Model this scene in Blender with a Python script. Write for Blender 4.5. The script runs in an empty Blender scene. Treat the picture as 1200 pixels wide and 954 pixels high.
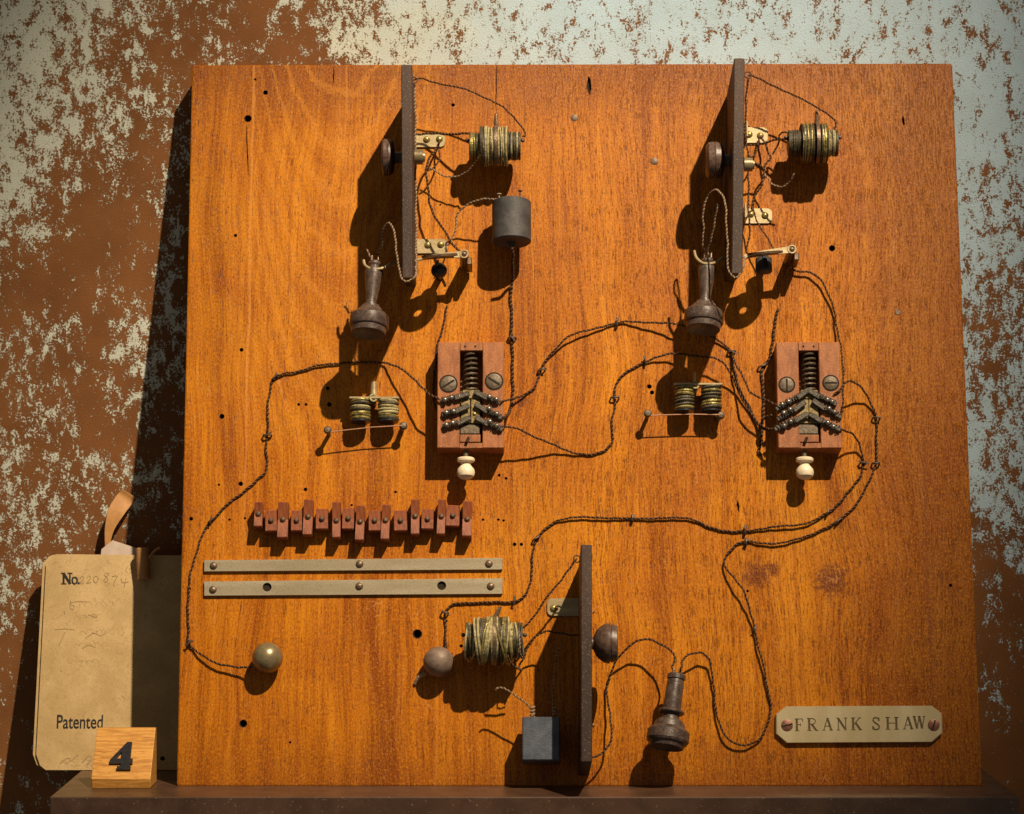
import bpy, bmesh, math, random
from mathutils import Vector, Matrix

# ------------------------------------------------------------------ scale
U = 0.0006            # metres per unit; one unit is one photo pixel at the board
F = 3600.0            # focal length in the same units
ZC = 1.2              # height of the lens in metres
LEAN = math.radians(13.8)
V3 = Vector
random.seed(7)
scene = bpy.context.scene
COL = scene.collection

# ------------------------------------------------------------------ camera
cam_data = bpy.data.cameras.new('camera')
cam_data.lens = 36.0 * F / 1200.0
cam_data.sensor_width = 36.0
cam_data.sensor_fit = 'HORIZONTAL'
cam_data.clip_start = 0.01
cam_data.clip_end = 50
cam = bpy.data.objects.new('camera', cam_data)
COL.objects.link(cam)
cam.location = (0, 0, ZC)
cam.rotation_euler = (math.radians(90), 0, 0)
scene.camera = cam

# ------------------------------------------------------------------ frames
class Frame:
    def __init__(s, rot, org):
        s.rot = rot; s.org = V3(org)          # org in units
    def matrix(s, base):
        loc = (s.org + s.rot @ V3(base)) * U + V3((0, 0, ZC))
        return Matrix.Translation(loc) @ s.rot.to_4x4()
cl, sl = math.cos(LEAN), math.sin(LEAN)
XV, VV, NV = V3((1, 0, 0)), V3((0, sl, cl)), V3((0, -cl, sl))
BOARD = Frame(Matrix((XV, VV, NV)).transposed(), (0, F, 0))     # x right, y up the board, z out of it
ROOM = Frame(Matrix.Identity(3), (0, 0, 0))                        # x right, y depth, z up

def P(x, y, h=0.0):
    """a point h above the board, seen at (x, y) in the photo, in board coordinates"""
    r = V3(((x - 600) / F, 1, -(y - 477) / F))
    o = BOARD.org + NV * h
    t = o.dot(NV) / r.dot(NV)
    q = r * t - BOARD.org
    return V3((q.dot(XV), q.dot(VV), h))
def R(x, y, d):
    return V3(((x - 600) / F * d, d, -(y - 477) / F * d))

# ------------------------------------------------------------------ light
world = bpy.data.worlds.new('World'); scene.world = world
world.use_nodes = True
bg = world.node_tree.nodes['Background']
bg.inputs['Color'].default_value = (1.0, 0.91, 0.78, 1)
bg.inputs['Strength'].default_value = 0.13

def spot(name, pos_board, aim_board, energy, color, size, blend, radius):
    d = bpy.data.lights.new(name, 'SPOT')
    d.energy = energy; d.color = color; d.spot_size = math.radians(size); d.spot_blend = blend; d.shadow_soft_size = radius
    o = bpy.data.objects.new(name, d); COL.objects.link(o)
    p = BOARD.matrix(pos_board).translation; a = BOARD.matrix(aim_board).translation
    o.location = p
    o.rotation_euler = (a - p).to_track_quat('-Z', 'Y').to_euler()
    return o
spot('gallery_spot_lamp', (1860, 3900, 4500), (-30, 90, 0), 1200, (1.0, 0.81, 0.58), 15.2, 1.0, 0.028)

scene.view_settings.view_transform = 'Standard'
scene.view_settings.look = 'None'
scene.view_settings.exposure = 0.0
scene.view_settings.gamma = 1.0

# ------------------------------------------------------------------ materials
class NT:
    def __init__(s, name):
        s.m = bpy.data.materials.new(name); s.m.use_nodes = True
        s.t = s.m.node_tree; s.b = s.t.nodes['Principled BSDF']
        tc = s.t.nodes.new('ShaderNodeTexCoord')
        sc = s.t.nodes.new('ShaderNodeVectorMath'); sc.operation = 'SCALE'; sc.inputs['Scale'].default_value = 1 / U
        s.t.links.new(tc.outputs['Object'], sc.inputs[0]); s.co = sc.outputs[0]
    def link(s, a, b): s.t.links.new(a, b)
    def put(s, sock, v):
        if hasattr(v, 'is_linked') or isinstance(v, bpy.types.NodeSocket): s.link(v, sock)
        elif v is not None: sock.default_value = v
    def scaled(s, v):
        n = s.t.nodes.new('ShaderNodeVectorMath'); n.operation = 'MULTIPLY'
        s.link(s.co, n.inputs[0]); n.inputs[1].default_value = v; return n.outputs[0]
    def noise(s, scale=1.0, detail=3, rough=0.55, dist=0.0, co=None, stretch=None):
        n = s.t.nodes.new('ShaderNodeTexNoise')
        n.inputs['Scale'].default_value = scale; n.inputs['Detail'].default_value = detail
        n.inputs['Roughness'].default_value = rough; n.inputs['Distortion'].default_value = dist
        s.link(co if co is not None else (s.scaled(stretch) if stretch else s.co), n.inputs['Vector'])
        return n.outputs[0]
    def math(s, op, a, b=None, c=None, clamp=False):
        n = s.t.nodes.new('ShaderNodeMath'); n.operation = op; n.use_clamp = clamp
        s.put(n.inputs[0], a)
        if b is not None: s.put(n.inputs[1], b)
        if c is not None: s.put(n.inputs[2], c)
        return n.outputs[0]
    def ramp(s, fac, lo, hi):
        n = s.t.nodes.new('ShaderNodeMapRange'); n.interpolation_type = 'SMOOTHSTEP'
        s.put(n.inputs['Value'], fac); n.inputs['From Min'].default_value = lo; n.inputs['From Max'].default_value = hi
        return n.outputs[0]
    def mix(s, fac, a, b, mode='MIX'):
        n = s.t.nodes.new('ShaderNodeMix'); n.data_type = 'RGBA'; n.blend_type = mode
        s.put(n.inputs['Factor'], fac)
        for k, v in (('A', a), ('B', b)):
            sk = [i for i in n.inputs if i.name == k and i.type == 'RGBA'][0]
            if isinstance(v, tuple): sk.default_value = (*v[:3], 1)
            else: s.link(v, sk)
        return [o for o in n.outputs if o.type == 'RGBA'][0]
    def sep(s):
        n = s.t.nodes.new('ShaderNodeSeparateXYZ'); s.link(s.co, n.inputs[0]); return n.outputs
    def bump(s, h, strength, dist=1.0):
        n = s.t.nodes.new('ShaderNodeBump'); n.inputs['Strength'].default_value = strength
        n.inputs['Distance'].default_value = dist * U
        s.link(h, n.inputs['Height']); s.link(n.outputs[0], s.b.inputs['Normal'])
    def out(s, color, rough=0.5, metal=0.0, spec=0.5):
        s.put(s.b.inputs['Base Color'], color if not isinstance(color, tuple) else (*color[:3], 1))
        s.put(s.b.inputs['Roughness'], rough); s.put(s.b.inputs['Metallic'], metal)
        s.b.inputs['Specular IOR Level'].default_value = spec
        return s.m

def worn(name, c1, c2, scale=0.15, rough=0.5, metal=0.0, speck=None, bump=0.15, spec=0.4, stretch=None, fine=0.35):
    """two-tone mottled surface with optional dust or pit specks"""
    n = NT(name)
    big = n.noise(scale, 4, 0.6, 0.3, stretch=stretch)
    col = n.mix(n.ramp(big, 0.33, 0.67), c1, c2)
    fn = n.noise(0.9, 2, 0.6)
    col = n.mix(n.ramp(fn, 0.35, 0.75), col, n.mix(fine, col, tuple(0.35 * x for x in c1)))
    if speck:
        sc, th, amt, cs = speck
        sp = n.ramp(n.noise(sc, 2, 0.7), th, th + 0.07)
        col = n.mix(n.math('MULTIPLY', sp, amt), col, cs)
    n.bump(n.math('ADD', big, n.math('MULTIPLY', fn, 0.5)), bump, 2.0)
    return n.out(col, rough, metal, spec)

def make_board_wood():
    n = NT('orange_varnished_wood')
    X, Y, Z = n.sep()
    bend = n.noise(1.0, 2, 0.5, stretch=(0.004, 0.003, 0.004))          # the grain wanders a little
    cw = n.t.nodes.new('ShaderNodeCombineXYZ')
    n.link(n.math('ADD', X, n.math('MULTIPLY', bend, 60.0)), cw.inputs[0]); n.link(Y, cw.inputs[1]); n.link(Z, cw.inputs[2])
    n.co = cw.outputs[0]
    big = n.noise(1.0, 3, 0.55, 0.5, stretch=(0.011, 0.0014, 0.01))
    blot = n.noise(0.0055, 4, 0.6)
    mid = n.noise(1.0, 4, 0.65, 0.3, stretch=(0.060, 0.0026, 0.06))
    fin = n.noise(1.0, 3, 0.6, 0.1, stretch=(0.20, 0.006, 0.2))
    fib = n.noise(1.0, 3, 0.7, stretch=(0.55, 0.014, 0.5))
    g = n.math('ADD', n.math('ADD', n.math('MULTIPLY', big, 0.42), n.math('MULTIPLY', mid, 0.38)), n.math('MULTIPLY', fin, 0.20))
    col = n.mix(n.ramp(g, 0.38, 0.50), (0.175, 0.035, 0.001), (0.385, 0.114, 0.001))
    col = n.mix(n.ramp(g, 0.49, 0.62), col, (0.53, 0.184, 0.002))
    col = n.mix(n.math('MULTIPLY', n.ramp(blot, 0.46, 0.64), 0.55), col, (0.270, 0.066, 0.001))
    col = n.mix(n.math('MULTIPLY', n.ramp(n.noise(0.0042, 4, 0.6, 0.8), 0.50, 0.66), 0.36), col, (0.57, 0.225, 0.005))
    col = n.mix(n.math('MULTIPLY', n.ramp(fin, 0.52, 0.40), 0.35), col, (0.24, 0.052, 0.002))
    col = n.mix(n.math('MULTIPLY', n.ramp(fib, 0.5, 0.70), 0.40), col, (0.56, 0.225, 0.004))
    col = n.mix(n.math('MULTIPLY', n.ramp(fib, 0.48, 0.30), 0.45), col, (0.17, 0.038, 0.002))
    # some grime along the rim, mostly light falloff at the edges painted in
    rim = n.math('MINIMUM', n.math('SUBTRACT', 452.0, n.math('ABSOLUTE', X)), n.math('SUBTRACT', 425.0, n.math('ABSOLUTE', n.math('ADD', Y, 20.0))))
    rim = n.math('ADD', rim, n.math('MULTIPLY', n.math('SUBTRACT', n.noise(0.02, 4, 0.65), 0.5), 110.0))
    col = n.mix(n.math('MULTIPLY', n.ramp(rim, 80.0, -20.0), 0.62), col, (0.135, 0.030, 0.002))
    # cathedral figure in the upper part near one plank's heart
    wob = n.noise(0.02, 3, 0.6)
    du = n.math('ADD', X, 203.0)
    f = n.math('SUBTRACT', Y, n.math('MULTIPLY', n.math('MULTIPLY', du, du), 0.022))
    f = n.math('ADD', f, n.math('MULTIPLY', wob, 55.0))
    wv = n.math('SINE', n.math('MULTIPLY', f, 0.095))
    near = n.math('MULTIPLY', n.ramp(n.math('ABSOLUTE', du), 150.0, 70.0), n.ramp(Y, -150.0, 40.0))
    col = n.mix(n.math('MULTIPLY', n.math('MULTIPLY', n.ramp(wv, 0.62, 1.0), near), 0.40), col, (0.54, 0.20, 0.020))
    col = n.mix(n.math('MULTIPLY', n.math('MULTIPLY', n.ramp(wv, -0.6, -1.0), near), 0.30), col, (0.24, 0.052, 0.003))
    # open pores: short dark dashes along the grain, denser towards one side
    pore = n.noise(1.0, 3, 0.66, stretch=(0.56, 0.052, 0.5))
    dens = n.math('ADD', n.math('MULTIPLY', n.ramp(X, -250.0, 300.0), 0.05), n.math('MULTIPLY', n.noise(1.0, 2, 0.5, stretch=(0.02, 0.004, 0.02)), 0.16))
    pm = n.ramp(n.math('ADD', pore, dens), 0.655, 0.755)
    col = n.mix(n.math('MULTIPLY', pm, 0.72), col, (0.075, 0.016, 0.002))
    # plank joints
    jit = n.math('MULTIPLY', n.noise(1.0, 2, 0.5, stretch=(0.004, 0.012, 0.01)), 7.0)
    for x0, w, y0, y1, amt, c in ((-311, 1.3, -400, 60, 0.6, (0.55, 0.22, 0.04)), (-199, 1.0, -400, 300, 0.3, (0.55, 0.22, 0.04)), (481, 1.8, 60, -60, 0.85, (0.16, 0.04, 0.006)),
                                 (-86, 1.0, 60, -60, 0.3, (0.52, 0.21, 0.03)), (-18, 0.9, 250, 330, 0.5, (0.15, 0.03, 0.005))):
        d = n.math('ABSOLUTE', n.math('SUBTRACT', n.math('ADD', X, n.math('SUBTRACT', jit, 3.5)), float(x0)))
        m = n.math('MULTIPLY', n.ramp(d, w + 1.0, w * 0.4), n.ramp(Y, float(y0), float(y1)))
        col = n.mix(n.math('MULTIPLY', m, amt), col, c)
    # two rubbed stains and a scatter of small scuffs
    for (sx, sy, r) in ((886, 675, 17), (974, 680, 20), (905, 668, 9), (612, 470, 9)):
        p = P(sx, sy)
        d = n.math('SQRT', n.math('ADD', n.math('POWER', n.math('SUBTRACT', X, p.x), 2.0), n.math('POWER', n.math('SUBTRACT', Y, p.y), 2.0)))
        d = n.math('ADD', d, n.math('MULTIPLY', n.math('SUBTRACT', n.noise(0.12, 4, 0.65), 0.5), 2.4 * r))
        col = n.mix(n.math('MULTIPLY', n.ramp(d, r * 1.3, r * 0.4), 0.85), col, (0.095, 0.018, 0.006))
    sx = n.ramp(n.noise(1.0, 2, 0.5, 2.5, stretch=(0.030, 0.010, 0.03)), 0.655, 0.662)
    sx = n.math('MULTIPLY', sx, n.ramp(n.noise(1.0, 2, 0.5, 2.5, stretch=(0.030, 0.010, 0.03)), 0.672, 0.664))
    col = n.mix(n.math('MULTIPLY', sx, 0.35), col, (0.56, 0.27, 0.09))
    sc = n.ramp(n.noise(0.05, 5, 0.75, 1.5), 0.66, 0.72)
    col = n.mix(n.math('MULTIPLY', sc, 0.4), col, (0.58, 0.27, 0.08))
    # fine fleck of dust and worn varnish
    fl = n.noise(1.0, 3, 0.9, stretch=(0.52, 0.30, 0.5))
    col = n.mix(n.math('MULTIPLY', n.ramp(fl, 0.50, 0.66), 0.50), col, (0.61, 0.238, 0.005))
    col = n.mix(n.math('MULTIPLY', n.ramp(fl, 0.50, 0.34), 0.62), col, (0.115, 0.026, 0.001))
    h = n.math('SUBTRACT', n.math('ADD', n.math('MULTIPLY', fib, 0.5), n.math('MULTIPLY', fl, 0.3)), n.math('MULTIPLY', pm, 0.6))
    n.bump(h, 0.35, 1.4)
    return n.out(col, n.math('ADD', n.math('MULTIPLY', mid, 0.25), 0.26), 0.0, 0.22)

def make_wall():
    n = NT('flaking_painted_plaster')
    at = n.t.nodes.new('ShaderNodeAttribute'); at.attribute_name = 'paint_left'
    dens = at.outputs['Fac']
    a = n.noise(1.0, 2, 0.5, 0.3, stretch=(0.030, 0.3, 0.017))
    b = n.noise(1.0, 5, 0.74, 0.1, stretch=(0.082, 1, 0.054))
    c = n.noise(0.36, 3, 0.75)
    v = n.math('ADD', n.math('ADD', n.math('MULTIPLY', a, 0.28), n.math('MULTIPLY', b, 0.70)), n.math('MULTIPLY', c, 0.48))
    v = n.math('ADD', v, n.math('MULTIPLY', n.math('SUBTRACT', dens, 0.5), 0.34))
    m = n.ramp(v, 0.730, 0.737)
    rust = n.mix(n.ramp(n.noise(0.012, 4, 0.6), 0.3, 0.7), (0.150, 0.057, 0.015), (0.210, 0.082, 0.023))
    rust = n.mix(n.math('MULTIPLY', n.ramp(n.noise(0.6, 2, 0.7), 0.42, 0.7), 0.4), rust, (0.115, 0.046, 0.014))
    Xw = n.sep()[0]     # paint runs from cream at low x to blue-grey at high x
    hue_mix = n.ramp(n.math('ADD', Xw, n.math('MULTIPLY', n.math('SUBTRACT', n.noise(0.006, 4, 0.6), 0.5), 700.0)), -330.0, 120.0)
    pv = n.ramp(n.noise(0.015, 3, 0.6), 0.3, 0.7)
    paint = n.mix(hue_mix, n.mix(pv, (0.56, 0.58, 0.49), (0.50, 0.52, 0.43)), n.mix(pv, (0.45, 0.60, 0.70), (0.40, 0.53, 0.61)))
    paint = n.mix(n.math('MULTIPLY', n.ramp(n.noise(0.55, 2, 0.75), 0.45, 0.68), 0.5), paint, (0.33, 0.37, 0.35))
    edge = n.math('MULTIPLY', n.ramp(v, 0.787, 0.742), 0.35)
    paint = n.mix(edge, paint, (0.44, 0.40, 0.31))
    col = n.mix(m, rust, paint)
    n.bump(n.math('ADD', m, n.math('MULTIPLY', n.noise(0.5, 2, 0.6), 0.25)), 0.8, 2.6)
    return n.out(col, 0.8, 0.0, 0.25)

def make_oak():
    n = NT('light_oak')
    g = n.noise(1.0, 4, 0.6, 0.5, stretch=(0.03, 0.3, 0.3))
    f = n.noise(1.0, 2, 0.6, stretch=(0.10, 0.9, 0.9))
    col = n.mix(n.ramp(g, 0.35, 0.62), (0.40, 0.175, 0.030), (0.60, 0.30, 0.065))
    col = n.mix(n.math('MULTIPLY', n.ramp(f, 0.55, 0.68), 0.7), col, (0.27, 0.11, 0.022))
    n.bump(f, 0.15, 1.0)
    return n.out(col, 0.45, 0.0, 0.4)

M = {}
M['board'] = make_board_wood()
M['wall'] = make_wall()
M['oak'] = make_oak()
M['shelf'] = worn('brown_painted_shelf', (0.058, 0.028, 0.015), (0.090, 0.046, 0.026), 0.03, 0.38, 0, (0.35, 0.66, 0.6, (0.32, 0.26, 0.19)), 0.1, 0.5)
M['panel'] = worn('dusty_dark_walnut', (0.030, 0.015, 0.010), (0.060, 0.032, 0.022), 0.08, 0.6, 0, (0.7, 0.60, 0.55, (0.26, 0.20, 0.15)), 0.2, 0.3, (0.5, 0.08, 0.5))
M['redwood'] = worn('reddish_brown_wood', (0.15, 0.034, 0.011), (0.27, 0.075, 0.022), 0.30, 0.5, 0, (0.5, 0.64, 0.5, (0.50, 0.25, 0.12)), 0.2, 0.35, (0.6, 0.15, 0.6))
M['blockwood'] = worn('dusty_mahogany', (0.22, 0.070, 0.020), (0.36, 0.128, 0.038), 0.30, 0.55, 0, (0.6, 0.60, 0.5, (0.56, 0.33, 0.19)), 0.2, 0.35, (0.5, 0.12, 0.5))
M['brass'] = worn('dull_brass', (0.33, 0.25, 0.125), (0.48, 0.385, 0.215), 0.10, 0.42, 0.35, (0.8, 0.63, 0.4, (0.20, 0.14, 0.06)), 0.12, 0.5)
M['palebrass'] = worn('pale_worn_brass', (0.33, 0.25, 0.125), (0.50, 0.405, 0.235), 0.05, 0.36, 0.45, (0.5, 0.64, 0.5, (0.25, 0.17, 0.08)), 0.12, 0.5, (0.25, 1, 1))
M['platebrass'] = worn('polished_name_plate_brass', (0.50, 0.40, 0.215), (0.60, 0.50, 0.30), 0.03, 0.30, 0.45, (0.35, 0.66, 0.35, (0.30, 0.20, 0.09)), 0.08, 0.5, (1, 0.3, 1), 0.15)
M['screw'] = worn('tarnished_screw_metal', (0.11, 0.070, 0.042), (0.22, 0.150, 0.092), 0.4, 0.4, 0.5, None, 0.2, 0.5)
M['oldscrew'] = worn('olive_screw_metal', (0.085, 0.062, 0.038), (0.155, 0.115, 0.072), 0.3, 0.5, 0.3, (0.7, 0.62, 0.5, (0.08, 0.05, 0.03)), 0.25, 0.5)
M['domescrew'] = worn('brassy_dome_screw', (0.25, 0.19, 0.055), (0.42, 0.34, 0.12), 0.4, 0.32, 0.6, None, 0.15, 0.5)
M['steel'] = worn('dark_bright_steel', (0.20, 0.185, 0.165), (0.32, 0.30, 0.27), 0.4, 0.3, 0.7, None, 0.1, 0.5)
M['slot'] = worn('recess_shade', (0.018, 0.010, 0.006), (0.03, 0.018, 0.010), 0.3, 0.8, 0, None, 0.1, 0.2)  # near-black: shade inside slots and holes put into the colour
M['iron'] = worn('grey_cast_iron', (0.030, 0.029, 0.030), (0.062, 0.058, 0.057), 0.06, 0.62, 0.0, (0.55, 0.62, 0.5, (0.16, 0.14, 0.12)), 0.4, 0.5)
M['ebonite'] = worn('dusty_ebonite', (0.045, 0.029, 0.023), (0.098, 0.066, 0.052), 0.12, 0.36, 0, (0.7, 0.60, 0.45, (0.33, 0.26, 0.21)), 0.25, 0.4)
M['darkknob'] = worn('dark_turned_wood', (0.060, 0.032, 0.022), (0.13, 0.080, 0.060), 0.2, 0.4, 0, (0.6, 0.64, 0.4, (0.30, 0.22, 0.17)), 0.2, 0.5)
M['black'] = worn('black_gloss', (0.012, 0.011, 0.014), (0.022, 0.020, 0.022), 0.3, 0.3, 0, None, 0.1, 0.5)
M['leaf'] = worn('dark_contact_leaf', (0.040, 0.033, 0.025), (0.100, 0.082, 0.058), 0.35, 0.5, 0.3, (0.7, 0.62, 0.4, (0.26, 0.20, 0.11)), 0.3, 0.5)
M['olive'] = worn('olive_brass_slider', (0.15, 0.105, 0.035), (0.28, 0.20, 0.075), 0.3, 0.5, 0.3, None, 0.3, 0.5)
M['wind_gold'] = worn('gold_green_winding_wire', (0.15, 0.12, 0.030), (0.44, 0.36, 0.125), 0.25, 0.34, 0.5, (0.8, 0.60, 0.6, (0.08, 0.06, 0.03)), 0.4, 0.5)
M['wind_pale'] = worn('pale_cloth_winding_wire', (0.24, 0.20, 0.085), (0.50, 0.43, 0.22), 0.25, 0.65, 0, (0.6, 0.58, 0.6, (0.10, 0.075, 0.04)), 0.4, 0.3)
M['wind_dark'] = worn('dark_winding_wire', (0.030, 0.024, 0.014), (0.095, 0.076, 0.040), 0.3, 0.5, 0.1, (0.8, 0.62, 0.5, (0.32, 0.26, 0.14)), 0.4, 0.4)
M['ivory'] = worn('yellowed_ivory', (0.66, 0.54, 0.36), (0.78, 0.67, 0.48), 0.12, 0.35, 0, None, 0.05, 0.5, None, 0.12)
M['bell'] = worn('tarnished_bell_brass', (0.19, 0.145, 0.075), (0.28, 0.22, 0.12), 0.10, 0.34, 0.45, (0.7, 0.63, 0.4, (0.14, 0.10, 0.05)), 0.12, 0.5)
M['bell_dull'] = worn('dull_grey_brown_metal', (0.16, 0.110, 0.080), (0.23, 0.165, 0.125), 0.15, 0.55, 0.2, (0.7, 0.60, 0.4, (0.13, 0.08, 0.05)), 0.15, 0.4)
M['cord_dark'] = worn('dark_braided_cord', (0.018, 0.008, 0.004), (0.040, 0.018, 0.009), 0.3, 0.8, 0, None, 0.2, 0.1)
M['cord_light'] = worn('glint_braided_cord', (0.090, 0.048, 0.026), (0.19, 0.105, 0.060), 0.3, 0.8, 0, None, 0.2, 0.1)  # mid-brown strand, lit glints of the cord put into its colour
M['wire_pale'] = worn('pale_cotton_wire', (0.26, 0.185, 0.115), (0.42, 0.32, 0.215), 0.3, 0.8, 0, None, 0.2, 0.1)
M['rod'] = worn('thin_copper_rod', (0.40, 0.20, 0.11), (0.50, 0.28, 0.17), 0.3, 0.4, 0.4, None, 0.1, 0.5)
M['staple'] = worn('dark_iron_staple', (0.065, 0.045, 0.035), (0.12, 0.085, 0.06), 0.4, 0.45, 0.4, None, 0.2, 0.5)
M['paper'] = worn('aged_tag_paper', (0.43, 0.295, 0.130), (0.55, 0.39, 0.19), 0.02, 0.85, 0, (0.16, 0.60, 0.55, (0.34, 0.215, 0.10)), 0.10, 0.2, None, 0.38)
M['greycard'] = worn('grey_pink_card', (0.44, 0.35, 0.29), (0.50, 0.41, 0.34), 0.05, 0.85, 0, None, 0.08, 0.2, None, 0.15)
M['leather'] = worn('tan_leather', (0.40, 0.19, 0.062), (0.52, 0.27, 0.095), 0.06, 0.55, 0, None, 0.15, 0.35, None, 0.2)
M['ink'] = worn('black_printing_ink', (0.015, 0.013, 0.012), (0.03, 0.026, 0.022), 0.6, 0.7, 0, (0.9, 0.66, 0.5, (0.2, 0.14, 0.08)), 0.0, 0.2)
M['pencil'] = worn('faded_pencil', (0.24, 0.165, 0.080), (0.40, 0.275, 0.135), 0.5, 0.8, 0, None, 0.0, 0.2)
M['platescrew'] = worn('reddish_plate_screw', (0.15, 0.060, 0.035), (0.24, 0.105, 0.065), 0.4, 0.4, 0.4, None, 0.2, 0.5)
M['strip'] = worn('silvery_worn_strip', (0.40, 0.335, 0.215), (0.60, 0.52, 0.37), 0.03, 0.32, 0.5, (0.4, 0.62, 0.5, (0.22, 0.15, 0.07)), 0.12, 0.5, (0.12, 1, 1))
M['bluesteel'] = worn('blue_grey_steel', (0.055, 0.065, 0.088), (0.100, 0.112, 0.140), 0.06, 0.4, 0.2, (0.6, 0.63, 0.45, (0.20, 0.19, 0.19)), 0.3, 0.5)
M['faint'] = worn('faint_pencil', (0.42, 0.285, 0.125), (0.54, 0.38, 0.18), 0.25, 0.8, 0, None, 0.0, 0.2)
M['nail'] = worn('grey_nail_iron', (0.11, 0.070, 0.048), (0.17, 0.115, 0.080), 0.4, 0.5, 0.3, None, 0.2, 0.4)
M['engrave'] = worn('dark_engraving', (0.055, 0.035, 0.014), (0.17, 0.115, 0.05), 0.7, 0.7, 0, None, 0.0, 0.2)

# ------------------------------------------------------------------ mesh building
def basis(d):
    d = V3(d).normalized()
    a = V3((0, 0, 1)) if abs(d.z) < 0.9 else V3((0, 1, 0))
    e1 = d.cross(a).normalized(); e2 = d.cross(e1).normalized()
    return e1, e2, d
class MB:
    def __init__(s): s.v = []; s.f = []; s.m = []; s.mi = 0
    def add(s, vs, fs):
        o = len(s.v); s.v += [V3(q) for q in vs]; s.f += [[i + o for i in f] for f in fs]; s.m += [s.mi] * len(fs); return s
    def box(s, c, size, ch=0.6, rot=0.0, axes=None):
        """chamfered box; rot turns it in the x-y plane"""
        if axes is None:
            ca, sa = math.cos(rot), math.sin(rot)
            axes = (V3((ca, sa, 0)), V3((-sa, ca, 0)), V3((0, 0, 1)))
        c = V3(c); h = [q / 2 for q in size]; ch = min(ch, min(h) * 0.6)
        idx = {}; vs = []
        for sx in (-1, 1):
            for sy in (-1, 1):
                for sz in (-1, 1):
                    for k in range(3):
                        q = [sx * (h[0] - ch), sy * (h[1] - ch), sz * (h[2] - ch)]
                        q[k] = (sx, sy, sz)[k] * h[k]
                        idx[(sx, sy, sz, k)] = len(vs)
                        vs.append(c + axes[0] * q[0] + axes[1] * q[1] + axes[2] * q[2])
        fs = []
        loop = ((-1, -1), (1, -1), (1, 1), (-1, 1))
        def key(k, sk, a, b):
            t = [0, 0, 0]; t[k] = sk; t[(k + 1) % 3] = a; t[(k + 2) % 3] = b; return tuple(t)
        for k in range(3):
            for sk in (-1, 1):
                fs.append([idx[key(k, sk, a, b) + (k,)] for a, b in loop])
            for a, b in loop:      # edge along axis k
                k1, k2 = (k + 1) % 3, (k + 2) % 3
                lo = key(k, -1, a, b); hi = key(k, 1, a, b)
                fs.append([idx[lo + (k1,)], idx[hi + (k1,)], idx[hi + (k2,)], idx[lo + (k2,)]])
        for sx in (-1, 1):
            for sy in (-1, 1):
                for sz in (-1, 1): fs.append([idx[(sx, sy, sz, k)] for k in range(3)])
        return s.add(vs, fs)
    def lathe(s, p0, d, prof, seg=20):
        e1, e2, e3 = basis(d); p0 = V3(p0); vs = []; fs = []; rings = []
        for t, r in prof:
            if r <= 1e-6: rings.append([len(vs)]); vs.append(p0 + e3 * t); continue
            ring = []
            for i in range(seg):
                a = 2 * math.pi * i / seg
                ring.append(len(vs)); vs.append(p0 + e3 * t + e1 * (r * math.cos(a)) + e2 * (r * math.sin(a)))
            rings.append(ring)
        for A, B in zip(rings, rings[1:]):
            for i in range(seg):
                j = (i + 1) % seg
                if len(A) == 1 and len(B) == 1: continue
                if len(A) == 1: fs.append([A[0], B[i], B[j]])
                elif len(B) == 1: fs.append([A[i], A[j], B[0]])
                else: fs.append([A[i], A[j], B[j], B[i]])
        if len(rings[0]) > 1: fs.append(rings[0][::-1])
        if len(rings[-1]) > 1: fs.append(rings[-1])
        return s.add(vs, fs)
    def washer(s, c, d, r0, r1, th, seg=28):
        e1, e2, e3 = basis(d); c = V3(c); vs = []; fs = []
        for i in range(seg):
            a = 2 * math.pi * i / seg; q = e1 * math.cos(a) + e2 * math.sin(a)
            vs += [c + q * r0 - e3 * (th / 2), c + q * r1 - e3 * (th / 2), c + q * r1 + e3 * (th / 2), c + q * r0 + e3 * (th / 2)]
        for i in range(seg):
            j = (i + 1) % seg
            for k in range(4): l = (k + 1) % 4; fs.append([i * 4 + k, i * 4 + l, j * 4 + l, j * 4 + k])
        return s.add(vs, fs)
    def cyl(s, a, b, r, r2=None, seg=14, ch=0.0):
        a, b = V3(a), V3(b); L = (b - a).length; r2 = r if r2 is None else r2
        if ch: return s.lathe(a, b - a, [(0, r - ch), (ch, r), (L - ch, r2), (L, r2 - ch)], seg)
        return s.lathe(a, b - a, [(0, r), (L, r2)], seg)
    def ball(s, c, r, seg=16, rings=10, squash=1.0, d=(0, 0, 1)):
        pr = [(-r * squash * math.cos(math.pi * i / rings), r * math.sin(math.pi * i / rings)) for i in range(rings + 1)]
        pr[0] = (pr[0][0], 0); pr[-1] = (pr[-1][0], 0)
        return s.lathe(c, d, pr, seg)
    def dome(s, c, r, h, d=(0, 0, 1), seg=12):
        pr = [(-0.5, r)] + [(h * math.sin(a), r * math.cos(a)) for a in (0, 0.35, 0.75, 1.15)] + [(h, 0)]
        return s.lathe(c, d, pr, seg)
    def tube(s, pts, r, seg=6, closed=False, radii=None):
        pts = [V3(q) for q in pts]; n = len(pts); vs = []; fs = []
        e1 = None
        for i, p in enumerate(pts):
            if closed: t = pts[(i + 1) % n] - pts[i - 1]
            else: t = pts[min(i + 1, n - 1)] - pts[max(i - 1, 0)]
            t = t.normalized() if t.length > 1e-9 else V3((0, 1, 0))
            if e1 is None: e1, e2, _ = basis(t)
            else:
                e1 = (e1 - t * e1.dot(t)).normalized(); e2 = t.cross(e1).normalized()
            rr = radii[i] if radii else r
            for k in range(seg):
                a = 2 * math.pi * k / seg
                vs.append(p + e1 * (rr * math.cos(a)) + e2 * (rr * math.sin(a)))
        m = n if closed else n - 1
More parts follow.
